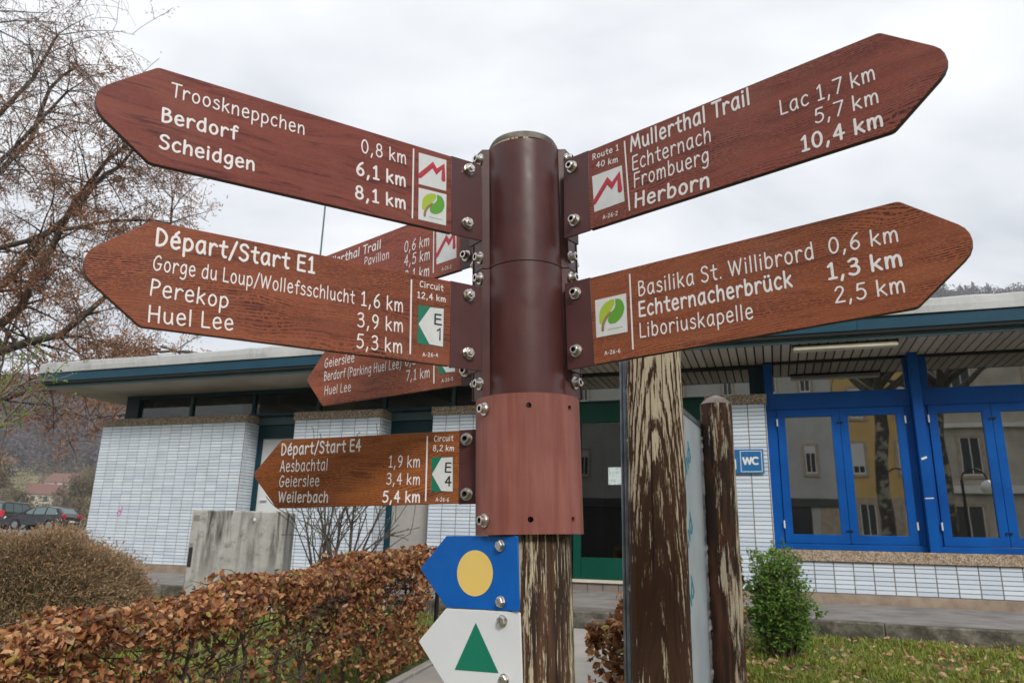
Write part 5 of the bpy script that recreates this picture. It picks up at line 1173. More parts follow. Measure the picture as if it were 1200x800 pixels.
# ------------------------------------------------------------------ round clipped bush
def round_bush():
    c = np.array([-3.72, 6.1]); g = gz(*c); root = empty('clipped_bush', (c[0], c[1], g), label='rounded clipped bush, mostly bare brown twigs, left of the concrete block', cat='bush')
    rs = np.random.default_rng(12); lines = []; P = []; D = []
    R = np.array([.92, .80, .91])
    def surf(v): 
        q = np.sign(v)*np.abs(v)**.8; q = q/np.linalg.norm(v); lum = 1+.035*math.sin(v[0]*9+v[1]*5)+.03*math.sin(v[2]*12+v[1]*8); return np.array([c[0]+v[0]*R[0]*lum, c[1]+v[1]*R[1]*lum, g+abs(v[2])**.75*R[2]*lum])
    for k in range(12000):
        v = rs.normal(size=3); v[2] = abs(v[2]); v /= np.linalg.norm(v); e = surf(v)*(1) ; inn = np.array([c[0], c[1], g+.25]); f = 1-abs(rs.normal())*.08
        e = inn+(e-inn)*f; q = inn+(e-inn)*(1-rs.uniform(.10, .28)); dv = (e-inn)/np.linalg.norm(e-inn)
        m = (q+e)/2+rs.normal(size=3)*.015; lines.append(([q, m, e+rs.normal(size=3)*.03], [.0032, .0026, .0014]))
        for _ in range(2):
            P.append(e+rs.normal(size=3)*.035); D.append(dv*.8+rs.normal(size=3)*.6+np.array([0, 0, .3]))
    for k in range(60):
        a = rs.uniform(0, 6.28); rr = rs.uniform(.05, .3); b = np.array([c[0]+rr*math.cos(a), c[1]+rr*math.sin(a), g-.03]); v = rs.normal(size=3); v[2] = abs(v[2])+.2; v /= np.linalg.norm(v); e = surf(v)*.98+np.array([c[0], c[1], g])*.02
        m = (b+e)/2+rs.normal(size=3)*.05; lines.append(([b, m, e], [.014, .010, .004]))
    for a, b in (((-.15, -.66, .25), (-.13, -.76, .62)), ((-.13, -.76, .62), (.02, -.72, .88)), ((-.13, -.76, .60), (-.06, -.74, .95))):
        p = np.array([c[0], c[1], g])+np.array(a); q = np.array([c[0], c[1], g])+np.array(b); lines.append(([p, (p+q)/2, q], [.008, .007, .004]))
    D = np.array(D); D /= np.linalg.norm(D, axis=1)[:, None]; P = np.array(P); n = len(P)
    leaf_obj('dry_leaves', P, .026*(.6+.8*rs.random(n)), .009, M['bushleaf'], parent=root, D=D, fold=.3)
    link('twigs', tubes_mesh('bush_twigs', lines, M['twiggreen'], 4, root.location), root)['kind'] = 'stuff'
round_bush()
# ------------------------------------------------------------------ green leafy shrub on the right
def green_shrub():
    c = np.array([2.03, 5.75]); g = gz(*c); root = empty('green_shrub', (c[0], c[1], g), label='small bright green leafy shrub on the grass right of the thin wooden post', cat='shrub')
    rs = np.random.default_rng(21); lines = []; P = []; D = []
    for k in range(110):
        a = rs.uniform(0, 6.28); rr = rs.uniform(0, .07); b = np.array([c[0]+rr*math.cos(a), c[1]+rr*math.sin(a), g-.03]); up = rs.uniform(.35, 1.0); sp = rs.uniform(.03, .22)*(1.15-.5*up)
        a2 = a+rs.normal()*.5; e = b+np.array([math.cos(a2)*sp, math.sin(a2)*sp, .77*up+(.07 if rs.random() < .25 else 0)]); m1 = b+(e-b)*.4+rs.normal(size=3)*.03; m2 = b+(e-b)*.75+rs.normal(size=3)*.03
        lines.append(([b, m1, m2, e], [.006, .005, .003, .0015])); base = [b, m1, m2, e]
        for _ in range(13):
            t = rs.uniform(.2, 1)*3; i = min(int(t), 2); q = base[i]+(base[i+1]-base[i])*(t-i); v = rs.normal(size=3); v[2] = abs(v[2])*.5+.1; v /= np.linalg.norm(v); ln = rs.uniform(.05, .16)*(1.2-.5*t/3); e2 = q+v*ln
            lines.append(([q, (q+e2)/2+rs.normal(size=3)*.006, e2], [.0022, .0018, .001]))
            for w in np.linspace(.15, 1.05, 9): P.append(q+v*ln*w+rs.normal(size=3)*.012); D.append(v+rs.normal(size=3)*.8)
    D = np.array(D); D /= np.linalg.norm(D, axis=1)[:, None]; P = np.array(P); n = len(P)
    leaf_obj('leaf_mass', P, .032*(.6+.7*rs.random(n)), .017, M['greenleaf'], parent=root, D=D, fold=.25)
    link('twigs', tubes_mesh('shrub_twigs', lines, M['twig'], 4, root.location), root)['kind'] = 'stuff'
green_shrub()
# ------------------------------------------------------------------ bare multi-stemmed shrub and budding shrub
def stem_shrub():
    c = np.array([-1.68, 7.3]); g = gz(*c); root = empty('bare_shrub', (c[0], c[1], g), label='bare multi-stemmed shrub with knotty twigs between the concrete block and the grey door', cat='shrub')
    rs = np.random.default_rng(31); lines = []; tips = []
    for k in range(10):
        x = (k-4.5)*.055+rs.normal()*.015; b = np.array([c[0]+x*.6, c[1]+rs.normal()*.06, g-.03]); d = np.array([x*.30+rs.normal()*.04, rs.normal()*.06, 1.])
        grow(lines, tips, b, d, rs.uniform(.95, 1.15), rs.uniform(.020, .030), 2, rs, 0, .42, (3, 4), 7, .0035, .16)
    tp = np.array([t[0] for t in tips]); n = len(tp)
    sel = rs.random(n) < .7; leaf_obj('buds', tp[sel]+rs.normal(size=(sel.sum(), 3))*.006, .020, .011, M['greenleaf'], parent=root)
    link('stems', tubes_mesh('stems', lines, M['bark'], 6, root.location), root)
stem_shrub()
def bud_shrub():
    base = np.array([-4.35, 4.9]); g = gz(*base); root = empty('budding_shrub', (base[0], base[1], g), label='thin twigs with fresh green buds reaching in from the left edge, under the eaves corner', cat='shrub')
    rs = np.random.default_rng(41); lines = []; P = []; D = []
    ends = [((-3.15, 4.6, 2.10), (-2.96, 4.5, 2.22), (-2.80, 4.5, 2.42)), ((-3.2, 4.5, 2.18), (-3.03, 4.5, 2.27), (-2.84, 4.5, 2.31)), ((-3.15, 4.5, 2.23), (-3.0, 4.4, 2.36), (-2.93, 4.4, 2.47)), ((-3.3, 4.7, 2.0), (-3.06, 4.6, 2.08), (-2.93, 4.6, 2.22)),
            ((-3.3, 4.6, 2.25), (-3.15, 4.6, 2.40), (-3.08, 4.55, 2.52)), ((-3.4, 4.6, 1.95), (-3.2, 4.6, 2.02), (-3.05, 4.6, 2.05)), ((-4.6, 5.2, 1.8), (-4.7, 5.3, 2.2), (-4.8, 5.3, 2.5)), ((-4.2, 5.2, 1.8), (-4.1, 5.3, 2.2), (-4.2, 5.3, 2.6))]
    for k, e in enumerate(ends):
        pts = [np.array([base[0]+rs.normal()*.06, base[1]+rs.normal()*.06, g-.03]), np.array([base[0]+(e[0][0]-base[0])*.3, base[1], g+.8])]+[np.array(q) for q in e]
        pts = [np.array(q) for q in pts]; S = []
        for i in range(len(pts)-1):
            for f in (0, .33, .66): S.append(pts[i]+(pts[i+1]-pts[i])*f+rs.normal(size=3)*.008)
        S.append(pts[-1]); lines.append((S, list(np.linspace(.011, .0022, len(S)))))
        for q in range(5, len(S)):
            for _ in range(2):
                v = rs.normal(size=3); v[2] = abs(v[2]); v /= np.linalg.norm(v); ln = rs.uniform(.05, .16); e2 = S[q]+v*ln; lines.append(([S[q], (S[q]+e2)/2+rs.normal(size=3)*.005, e2], [.002, .0016, .001]))
                for _ in range(3): P.append(e2+rs.normal(size=3)*.007); D.append(v+rs.normal(size=3)*.7)
            if rs.random() < .5:
                for _ in range(4): P.append(S[q]+rs.normal(size=3)*.010); D.append(rs.normal(size=3))
    D = np.array(D); D /= np.linalg.norm(D, axis=1)[:, None]; leaf_obj('buds', np.array(P), .022, .012, M['greenleaf'], parent=root, D=D)
    link('twigs', tubes_mesh('twigs', lines, M['twiggreen'], 5, root.location), root)
bud_shrub()
# ------------------------------------------------------------------ trees on the left
def big_tree():
    rs = np.random.default_rng(51); bx, by = -15.4, 17.2; g = gz(bx, by)
    root = empty('russet_tree', (bx, by, g), label='tall tree with russet dead foliage and dark limbs, beyond the left end of the pavilion', cat='tree')
    A = np.array; lines = [([A([bx, by, g-.2]), A([bx+.1, by, g+2.5]), A([bx+.35, by+.1, g+6]), A([bx+.5, by, g+10]), A([bx+.6, by, g+15])], [.46, .40, .33, .24, .08])]
    T = lambda z: A([bx+.1+.04*(z-g), by, z])
    mains = [([T(4.2), (-13.4, 16.7, 4.9), (-11.83, 16.5, 5.38), (-10.33, 16.2, 5.72), (-9.37, 16.0, 6.52), (-8.6, 15.9, 7.0)], .16),
             ([T(4.6), (-13.6, 17, 5.0), (-12.31, 17.0, 6.09), (-11.73, 17.0, 7.1), (-10.8, 16.5, 9.18), (-9.9, 16.0, 9.9), (-9.3, 16, 10.6)], .15),
             ([T(8.5), (-14.6, 17.8, 9.8), (-13.93, 18.0, 10.71), (-13.3, 18.0, 11.6), (-12.8, 17.5, 12.91), (-11.73, 17.0, 13.3)], .12),
             ([T(5.4), (-13.2, 16.4, 6.0), (-11.8, 16.0, 6.87), (-10.39, 16.0, 8.84), (-9.61, 15.5, 9.4), (-8.9, 15.3, 9.9)], .12),
             ([T(6.8), (-14.0, 17, 7.7), (-12.72, 17.0, 8.1), (-11.53, 17.0, 8.48), (-10.11, 17.0, 8.91), (-8.51, 16.8, 8.77)], .10),
             ([T(3.3), (-13.6, 17, 3.9), (-11.93, 17.0, 4.27), (-10.82, 17.0, 4.7), (-9.89, 17.0, 5.0)], .09),
             ([T(9.5), (-14.2, 17.5, 11.5), (-13.2, 17.4, 13.2), (-12.6, 17.2, 14.4)], .10), ([T(7.4), (-13.4, 16.2, 8.8), (-12.0, 15.8, 10.2), (-10.9, 15.6, 11.6)], .10),
             ([T(6), (-17, 16, 8), (-18.5, 15.5, 9.5)], .14), ([T(8), (-16, 18.5, 10.5), (-17, 19.5, 12.5)], .12), ([T(5), (-16.5, 18.5, 6.5), (-17.5, 20, 7.5)], .14), ([T(11), (-15, 16, 13.5), (-15.2, 15.2, 15.5)], .10)]
    tips = []
    for pts, r in mains:
        P = [A(p) for p in pts]; S = []
        for i in range(len(P)-1):
            for f in (0, .5): S.append(P[i]+(P[i+1]-P[i])*f+rs.normal(size=3)*.05)
        S.append(P[-1]); rr = np.linspace(r, .03, len(S)); lines.append((S, list(rr)))
        for i in range(3, len(S)):
            for _ in range(4 if i < len(S)-1 else 6):
                dv = (S[i]-S[i-1]); dv /= np.linalg.norm(dv); sd = rs.normal(size=3); sd /= np.linalg.norm(sd); nd = dv*.45+sd*.85; nd[2] += .05
                grow(lines, tips, S[i], nd, rs.uniform(1.1, 2.0), max(.018, rr[i]*.35), 2, rs, .30, .7, (2, 4), 5, .006, .2)
    pxl = lambda q: 600+860*q[0]/q[1]
    lines[:] = [l for i, l in enumerate(lines) if i < 2 or pxl(l[0][-1]) < 228]; tips = [t for t in tips if pxl(t[0]) < 224]
    TP = np.array([t[0] for t in tips]); m = len(TP); k = 18
    P = np.repeat(TP, k, 0)+rs.normal(size=(m*k, 3))*np.array([.085, .085, .075]); dens = rs.random(len(P)) < .78*np.repeat(np.clip(.55+.5*np.sin(TP[:, 0]*2.1)*np.sin(TP[:, 2]*1.9+1)+.1*rs.normal(size=m), .12, 1), k); hi = P[:, 2] > 10.5; dens &= ~(hi & (rs.random(len(P)) < .45)); P = P[dens]; n = len(P)
    D = rs.normal(size=(n, 3)); D[:, 2] -= .5; D /= np.linalg.norm(D, axis=1)[:, None]
    leaf_obj('foliage', P, .100*(.5+.8*rs.random(n)), .026, M['russet'], parent=root, D=D, fold=.2)
    o = link('trunk', tubes_mesh('trunk', lines[:1], M['bark'], 14, root.location), root); link('limbs', tubes_mesh('limbs', lines[1:], M['bark'], 5, root.location), root)
    # low hanging spray seen under the eaves
    return n
NL = big_tree()
def hang_tree():
    rs = np.random.default_rng(52); bx, by = -14.8, 30.0; g = gz(bx, by); root = empty('russet_tree', (bx, by, g), label='farther russet tree with drooping sprays showing below the left eaves', cat='tree')
    lines = [([np.array([bx, by, g-.2]), np.array([bx+.1, by, g+3]), np.array([bx, by, g+5]), np.array([bx, by, g+7])], [.3, .26, .18, .05])]; tips = []
    for k in range(40):
        z = g+rs.uniform(4.5, 8.0); a = rs.uniform(0, 6.28); nd = np.array([math.cos(a), math.sin(a), .35]); grow(lines, tips, np.array([bx, by, z]), nd, rs.uniform(2, 3.4)*(1.2-.06*(z-g)), .06, 2, rs, .5, .5, (3, 4), 5, .01, .2)
    TP = np.array([t[0] for t in tips]); k = 8; P = np.repeat(TP, k, 0)+rs.normal(size=(len(TP)*k, 3))*.12; n = len(P); D = rs.normal(size=(n, 3)); D[:, 2] -= .8; D /= np.linalg.norm(D, axis=1)[:, None]
    leaf_obj('foliage', P, .14, .05, M['russet'], parent=root, D=D); link('trunk', tubes_mesh('trunk', lines[:1], M['bark'], 10, root.location), root); link('limbs', tubes_mesh('limbs', lines[1:], M['bark'], 4, root.location), root)
hang_tree()
def birch():
    rs = np.random.default_rng(61); bx, by = -12.2, 12.3; g = gz(bx, by); root = empty('bare_birch', (bx, by, g), label='leafless birch with thin hanging twigs at the upper left corner', cat='tree')
    A = np.array; lines = [([A([bx, by, g-.2]), A([bx+.15, by, g+4]), A([bx+.25, by, g+8]), A([bx+.5, by, g+12]), A([bx+.6, by, g+15])], [.18, .15, .12, .08, .02])]; tips = []
    for z in np.linspace(8.2, 14.5, 26):
        a = rs.uniform(-1.2, 1.2) if rs.random() < .8 else rs.uniform(0, 6.28); nd = A([math.cos(a), math.sin(a)*.7, .75]); grow(lines, tips, A([bx+.25+.07*(z-8), by, z+g-1]), nd, rs.uniform(1.9, 3.0), .030, 2, rs, .42, .5, (4, 6), 7, .0035, .22)
    TP = A([t[0] for t in tips]); sel = rs.random(len(TP)) < .6; leaf_obj('catkins', TP[sel], .05, .012, M['russet'], parent=root)
    link('trunk', tubes_mesh('trunk', lines[:1], M['paletwig'], 12, root.location), root); link('limbs', tubes_mesh('limbs', lines[1:], M['paletwig'], 4, root.location), root)
birch()
# ================================================================== CONCRETE BLOCK
def block():
    x, y = -2.74, 7.75; g = gz(x, y)-.05; r = empty('concrete_block', (x, y, g), rad(4), label='grey stained concrete block with black streaks standing in front of the white tiled wall', cat='concrete block')
    h = 1.635-g
    mb = MB(); N = 6
    mb.box(-.475, .475, -.02, .40, 0, h); mb.build('body', M['block'], r, bevel=.014)
    MB().box(-.462, -.425, -.0235, -.0215, h-.56, h-.37).build('slot', M['socket'], r)
    MB().box(.14, .165, -.0235, -.0205, h-.095, h-.07).build('label_tag', M['white'], r)
    MB().box(-.455, -.40, -.0245, -.0215, h-.11, h-.055).build('patch', M['concrete'], r)
block()
# ================================================================== VEHICLES
def vehicle(name, label, loc, rz, paint, kind):
    r = empty(name, loc, rz, label=label, cat='car' if kind != 'van' else 'van')      # x = forward
    if kind == 'van': L, Wd, H, side, roof = 5.0, 1.9, 1.95, [(0, .35), (0, 1.15), (.12, 1.80), (.35, 1.93), (3.6, 1.93), (4.35, 1.25), (5.0, .95), (5.02, .40)], [(.25, 1.22, .40, 1.80, 1.30, 1.80, 1.35, 1.22), (1.45, 1.22, 1.42, 1.80, 2.6, 1.80, 2.7, 1.22), (2.8, 1.22, 2.72, 1.80, 3.5, 1.80, 4.05, 1.22)]
    else: L, Wd, H, side, roof = 4.1, 1.74, 1.48, [(0, .35), (-.02, .85), (.10, 1.00), (.50, 1.40), (1.1, 1.48), (2.1, 1.44), (3.0, .98), (3.85, .82), (4.1, .60), (4.12, .35)], [(.42, .98, .62, 1.36, 1.15, 1.40, 1.2, .98), (1.28, .98, 1.24, 1.40, 1.95, 1.38, 2.05, .98), (2.12, .98, 2.02, 1.37, 2.18, 1.33, 2.75, .98)]
    wheels = (.85, L-.9); bot = .28
    pts = list(side); prof = [(x, z) for x, z in pts]
    for wx in reversed(wheels):
        for a in range(0, 181, 30): prof.append((wx+.36*math.cos(rad(a)), bot+.04+.36*math.sin(rad(a))))
    prof.append((0, bot+.02)); n = len(prof); mb = MB(); ys = [-1, -.92, .92, 1]
    def yy(z, s): return s*(Wd/2-.0-(max(0, z-.95)*.22))
    rows = []
    for k, s in enumerate(ys):
        b = len(mb.v); rows.append(b)
        for x, z in prof:
            inset = .045 if abs(s) == 1 else 0; cx, cz = L/2, .8; mb.v.append((x+(cx-x)*inset*.5, yy(z, math.copysign(1, s))*(1 if abs(s) == 1 else .93), z+(cz-z)*inset*.6 if z > .5 else z))
    for k in range(3):
        for i in range(n): j = (i+1) % n; mb.f.append([rows[k]+i, rows[k]+j, rows[k+1]+j, rows[k+1]+i]); mb.m.append(0); mb.sm.append(True)
    bm = bmesh.new(); vs = [bm.verts.new(v) for v in mb.v]
    for f in mb.f: bm.faces.new([vs[i] for i in f])
    for b in (rows[0], rows[3]):
        f = bm.faces.new([vs[b+i] for i in range(n)]); bmesh.ops.triangulate(bm, faces=[f])
    bmesh.ops.recalc_face_normals(bm, faces=bm.faces); me = bpy.data.meshes.new('body'); bm.to_mesh(me); bm.free(); me.materials.append(paint); me.set_sharp_from_angle(angle=rad(28)); link('body', me, r)
    for s in (-1, 1):
        for q in roof:
            P = [(q[i], q[i+1]) for i in (0, 2, 4, 6)]; mb = MB(); off = .012
            V = [(x, s*(abs(yy(z, 1))+off-.004), z) for x, z in P]; V2 = [(x, s*(abs(yy(z, 1))-.02), z) for x, z in P]
            mb.add(V+V2, [(0, 1, 2, 3), (7, 6, 5, 4), (0, 4, 5, 1), (1, 5, 6, 2), (2, 6, 7, 3), (3, 7, 4, 0)]); mb.build('side_window', M['carglass'], r)
        for wx in wheels:
            w = MB().tube((wx, s*(Wd/2-.20), .32), (wx, s*(Wd/2-.01), .32), .32, n=20).build('wheel', M['tyre'], r); MB().tube((wx, s*(Wd/2-.012), .32), (wx, s*(Wd/2+.004), .32), .20, n=14).build('rim', M['rim'], w)
        MB().box(-.03, .10, s*(Wd/2-.30) if s > 0 else s*(Wd/2-.02), s*(Wd/2-.02) if s > 0 else s*(Wd/2-.30), .78 if kind != 'van' else .85, 1.02 if kind != 'van' else 1.30).build('tail_light', M['taillight'], r, bevel=.02)
        a, b = sorted((s*(Wd/2-.42), s*(Wd/2-.06))); MB().box(L-.30, L-.02, a, b, .62, .80).build('headlight', M['headlight'], r, bevel=.03)
        a, b = sorted((s*(Wd/2+.0), s*(Wd/2+.16))); MB().box(L-1.55, L-1.43, a, b, 1.0, 1.12).build('mirror', paint, r, bevel=.02)
    def pane(x0, z0, x1, z1, nm, w=.72):
        nx, nz = -(z1-z0), (x1-x0); l = math.hypot(nx, nz); o = .012*(1 if x0 > L/2 else 1); sgn = 1 if (x0+x1)/2 > L/2 else -1
        dx, dz = abs(nx)/l*o*sgn, abs(nz)/l*o; mb = MB(); a, b = w, w*.9
        mb.add([(x0+dx, -a, z0+dz), (x0+dx, a, z0+dz), (x1+dx, b, z1+dz), (x1+dx, -b, z1+dz)], [(0, 1, 2, 3)]); mb.build(nm, M['carglass'], r)
    if kind == 'van': pane(.01, 1.17, .12, 1.76, 'rear_window', .74); pane(4.30, 1.30, 3.66, 1.88, 'windscreen', .78)
    else: pane(.14, 1.04, .46, 1.36, 'rear_window', .62); pane(2.95, 1.01, 2.2, 1.40, 'windscreen', .66)
    MB().box(-.045, -.02 if kind != 'van' else .0, -.26, .26, .52, .63).build('number_plate', M['plate'] if kind == 'green' else M['white'], r)
    MB().box(L+.00, L+.02, -.26, .26, .42, .53).build('number_plate', M['plate'], r)
    return r
def gl(x, y): return (x, y, gz(x, y)+.035)
vehicle('parked_car', 'black hatchback parked side-on, its red tail light towards the pavilion', gl(-27.9, 48.5), rad(173), M['car_black'], 'hatch')
vehicle('parked_car', 'silver car behind the black hatchback, only its bonnet and windscreen showing', gl(-31.6, 55.5), rad(186), M['car_silver'], 'hatch')
vehicle('parked_van', 'dark van at the left edge of the car park, rear doors towards the camera', gl(-36.3, 53.0), rad(98), M['car_van'], 'van')
# ================================================================== HILLS, FAR HOUSES
def ridge(ax):      # height of the skyline ridge against x/y direction
    px = 600+860*ax
    t = np.interp(px, [-400, 0, 145, 400, 700, 1060, 1100, 1200, 1600], [98, 90, 89, 92, 98, 150, 167, 171, 174]); return t/math.sqrt(1+ax*ax)
def hill_h(x, y):
    r = math.hypot(x, y); az = x/max(y, 1.0); H = ridge(az) if y > 0 else 90
    if r < 150: return 1.2
    f = min(1, max(0, (r-150)/160)); low = 1.2+f*f*18
    k = min(1, max(0, (r-300)/200)); k = k*k*(3-2*k)
    return low+(H-low)*k + (4*math.sin(x*.02)*math.sin(y*.017+1) if r > 260 else 0)*k*(1-k)*4
def hills():
    V = []; F = []; rs_ = [140, 150, 165, 185, 205, 230, 255, 280, 305, 330, 360, 390, 420, 450, 480, 505, 560, 700, 900]; na = 130
    for r in rs_:
        for i in range(na+1):
            a = rad(-75+150*i/na); x, y = r*math.sin(a), r*math.cos(a); V.append((x, y, hill_h(x, y) if r > 141 else .6))
    for k in range(len(rs_)-1):
        for i in range(na): q = k*(na+1)+i; F.append((q, q+1, q+na+2, q+na+1))
    o = link('hills', np_mesh('hills', V, F, M['hill'], smooth=True)); o['kind'] = 'structure'
    base = []
    ang = np.linspace(0, 2*np.pi, 64, endpoint=False)
    V = [(0, 0, -.9)]+[(940*math.cos(a), 940*math.sin(a), -.9) for a in ang]; F = [(0, i+1, (i+1) % 64+1) for i in range(64)]
    o = link('far_ground', np_mesh('far_ground', V, F, M['hill'])); o['kind'] = 'structure'
hills()
def wood_mass(name, pts, sizes, quads, q, mat, label, cat, tall=1.0):
    rs = np.random.default_rng(len(pts)); P = []; n = len(pts)
    pts = np.asarray(pts); c = np.repeat(pts, quads, 0); s = np.repeat(sizes, quads)[:, None]; d = rs.normal(size=(len(c), 3)); d /= np.linalg.norm(d, axis=1)[:, None]; d *= (rs.random(len(c))**.4)[:, None]
    P = c+d*s*np.array([.55, .55, .62*tall])+np.array([0, 0, 1])*s*.62*tall
    if tall > 1.3: f = np.clip((P[:, 2]-c[:, 2])/(s[:, 0]*1.24*tall), 0, 1); P[:, :2] = c[:, :2]+(P[:, :2]-c[:, :2])*(1.15-f[:, None])
    o = leaf_obj(name, P, q*(.5+rs.random(len(P))), q*.55, mat, fold=.1); tag(o, label, cat); return o
def woods():
    rs = np.random.default_rng(71); pts = []; sz = []
    while len(pts) < 2600:
        px = rs.uniform(-60, 200); r = rs.uniform(325, 520); ax = (px-600)/860; y = r/math.sqrt(1+ax*ax); x = ax*y; pts.append((x, y, hill_h(x, y)-1)); sz.append(rs.uniform(6, 11))
    wood_mass('hillside_wood', pts, np.array(sz), 75, 1.3, M['hillwood'], 'hazy purple-brown leafless wood covering the hillside on the left', 'woodland')
    pts = []; sz = []
    while len(pts) < 330:
        px = rs.uniform(1060, 1260); r = rs.uniform(478, 540); ax = (px-600)/860; y = r/math.sqrt(1+ax*ax); x = ax*y; pts.append((x, y, hill_h(x, y)-2)); sz.append(rs.uniform(8, 13))
    wood_mass('ridge_wood', pts, np.array(sz), 130, 1.3, M['hillwood'], 'bare wood along the ridge above the right end of the roof', 'woodland')
    pts = []; sz = []
    for px in list(np.linspace(1096, 1136, 9))+[1156, 1163, 1172, 1190]:
        r = rs.uniform(485, 500); ax = (px-600)/860; y = r/math.sqrt(1+ax*ax); x = ax*y; pts.append((x, y, hill_h(x, y))); sz.append(rs.uniform(7, 9.5))
    wood_mass('ridge_conifers', pts, np.array(sz), 260, 1.3, M['conifer'], 'dark conifers on the ridge, just right of the lower right arrow board tip', 'woodland', 1.5)
    # valley trees and scrub
    pts = []; sz = []
    while len(pts) < 260:
        px = rs.choice([rs.uniform(-60, 28), rs.uniform(28, 100), rs.uniform(100, 190)], p=[.45, .13, .42]); r = rs.uniform(170, 330); ax = (px-600)/860; y = r/math.sqrt(1+ax*ax); x = ax*y; pts.append((x, y, hill_h(x, y)-1)); sz.append(rs.uniform(2.4, 5.2)*(.7+r/500))
    wood_mass('valley_scrub', pts, np.array(sz), 130, .75, M['valley'], 'tangled brown trees and scrub at the foot of the left hill', 'scrub')
woods()
def far_tree(px, r, h, lab, mat):
    rs = np.random.default_rng(int(px*7+r)); ax = (px-600)/860; y = r/math.sqrt(1+ax*ax); x = ax*y; z = hill_h(x, y); root = empty('bare_tree', (x, y, z), label=lab, cat='tree'); lines = [([np.array([x, y, z-.2]), np.array([x, y, z+h*.45]), np.array([x, y, z+h])], [.25, .2, .05])]; tips = []
    for k in range(22): q = rs.uniform(.25, .95); a = rs.uniform(0, 6.28); grow(lines, tips, np.array([x, y, z+h*q]), np.array([math.cos(a), math.sin(a), .7]), h*.42*(1.15-q*.6), .06, 1, rs, .05, .5, (4, 6), 4, .03, .2)
    TP = np.array([t[0] for t in tips]); P = np.repeat(TP, 3, 0)+rs.normal(size=(len(TP)*3, 3))*.35; leaf_obj('crown', P, .5, .14, mat, parent=root); link('trunk', tubes_mesh('trunk', lines[:1], M['bark'], 8, root.location), root); link('limbs', tubes_mesh('limbs', lines[1:], M['bark'], 3, root.location), root)
far_tree(12, 120, 8.5, 'tall bare brown tree standing left of the red-roofed houses', M['valley']); far_tree(112, 120, 7, 'bare tree just left of the pavilion corner', M['valley']); far_tree(128, 130, 8, 'bare tree close against the pavilion corner, right of its twin', M['valley'])
far_tree(40, 160, 6, 'bare tree in front of the white-walled far house', M['valley']); far_tree(92, 215, 7, 'bare tree behind the red-roofed houses', M['valley'])
def house(px, r, w, dpt, h, rz, wall, roof, lab):
    ax = (px-600)/860; y = r/math.sqrt(1+ax*ax); x = ax*y; z = hill_h(x, y)-.3; R = empty('house', (x, y, z), rz, label=lab, cat='house'); MB().box(-w/2, w/2, -dpt/2, dpt/2, 0, h).build('wall', wall, R)
    rh = dpt*.42; rf = MB().add([(-w/2-.4, -dpt/2-.4, h-.2), (w/2+.4, -dpt/2-.4, h-.2), (w/2+.4, dpt/2+.4, h-.2), (-w/2-.4, dpt/2+.4, h-.2), (-w/2-.4, 0, h+rh), (w/2+.4, 0, h+rh)], [(0, 1, 5, 4), (2, 3, 4, 5), (1, 2, 5), (3, 0, 4), (3, 2, 1, 0)]).build('roof', roof, R)
    MB().box(w*.2, w*.2+.6, .3, .9, h+rh*.5, h+rh+.6).build('chimney', M['rooftile'], rf)
    for k in range(3):
        xx = -w/2+w*(k+.5)/3; MB().box(xx-.5, xx+.5, -dpt/2-.04, -dpt/2-.005, h*.35, h*.35+1.3).build('window', M['darkpane'], R)
house(70, 250, 9, 7, 3.2, rad(35), M['render_stone'], M['rooftile'], 'red-roofed house beyond the parked cars, nearer one'); house(90, 280, 9, 7, 3.4, rad(-10), M['render_white'], M['rooftile'], 'red-roofed house with its ridge side-on, close to the pavilion corner')
house(16, 310, 7, 6, 3.4, rad(20), M['render_white'], M['rooftile'], 'white far house with a dull roof above the dark van'); house(50, 330, 8, 6, 3.6, rad(-20), M['render_white'], M['slateroof'], 'white-walled far house higher on the slope, between the trees'); house(38, 350, 7, 6, 3.4, rad(30), M['render_white'], M['slateroof'], 'farthest pale house on the slope, small among trees')

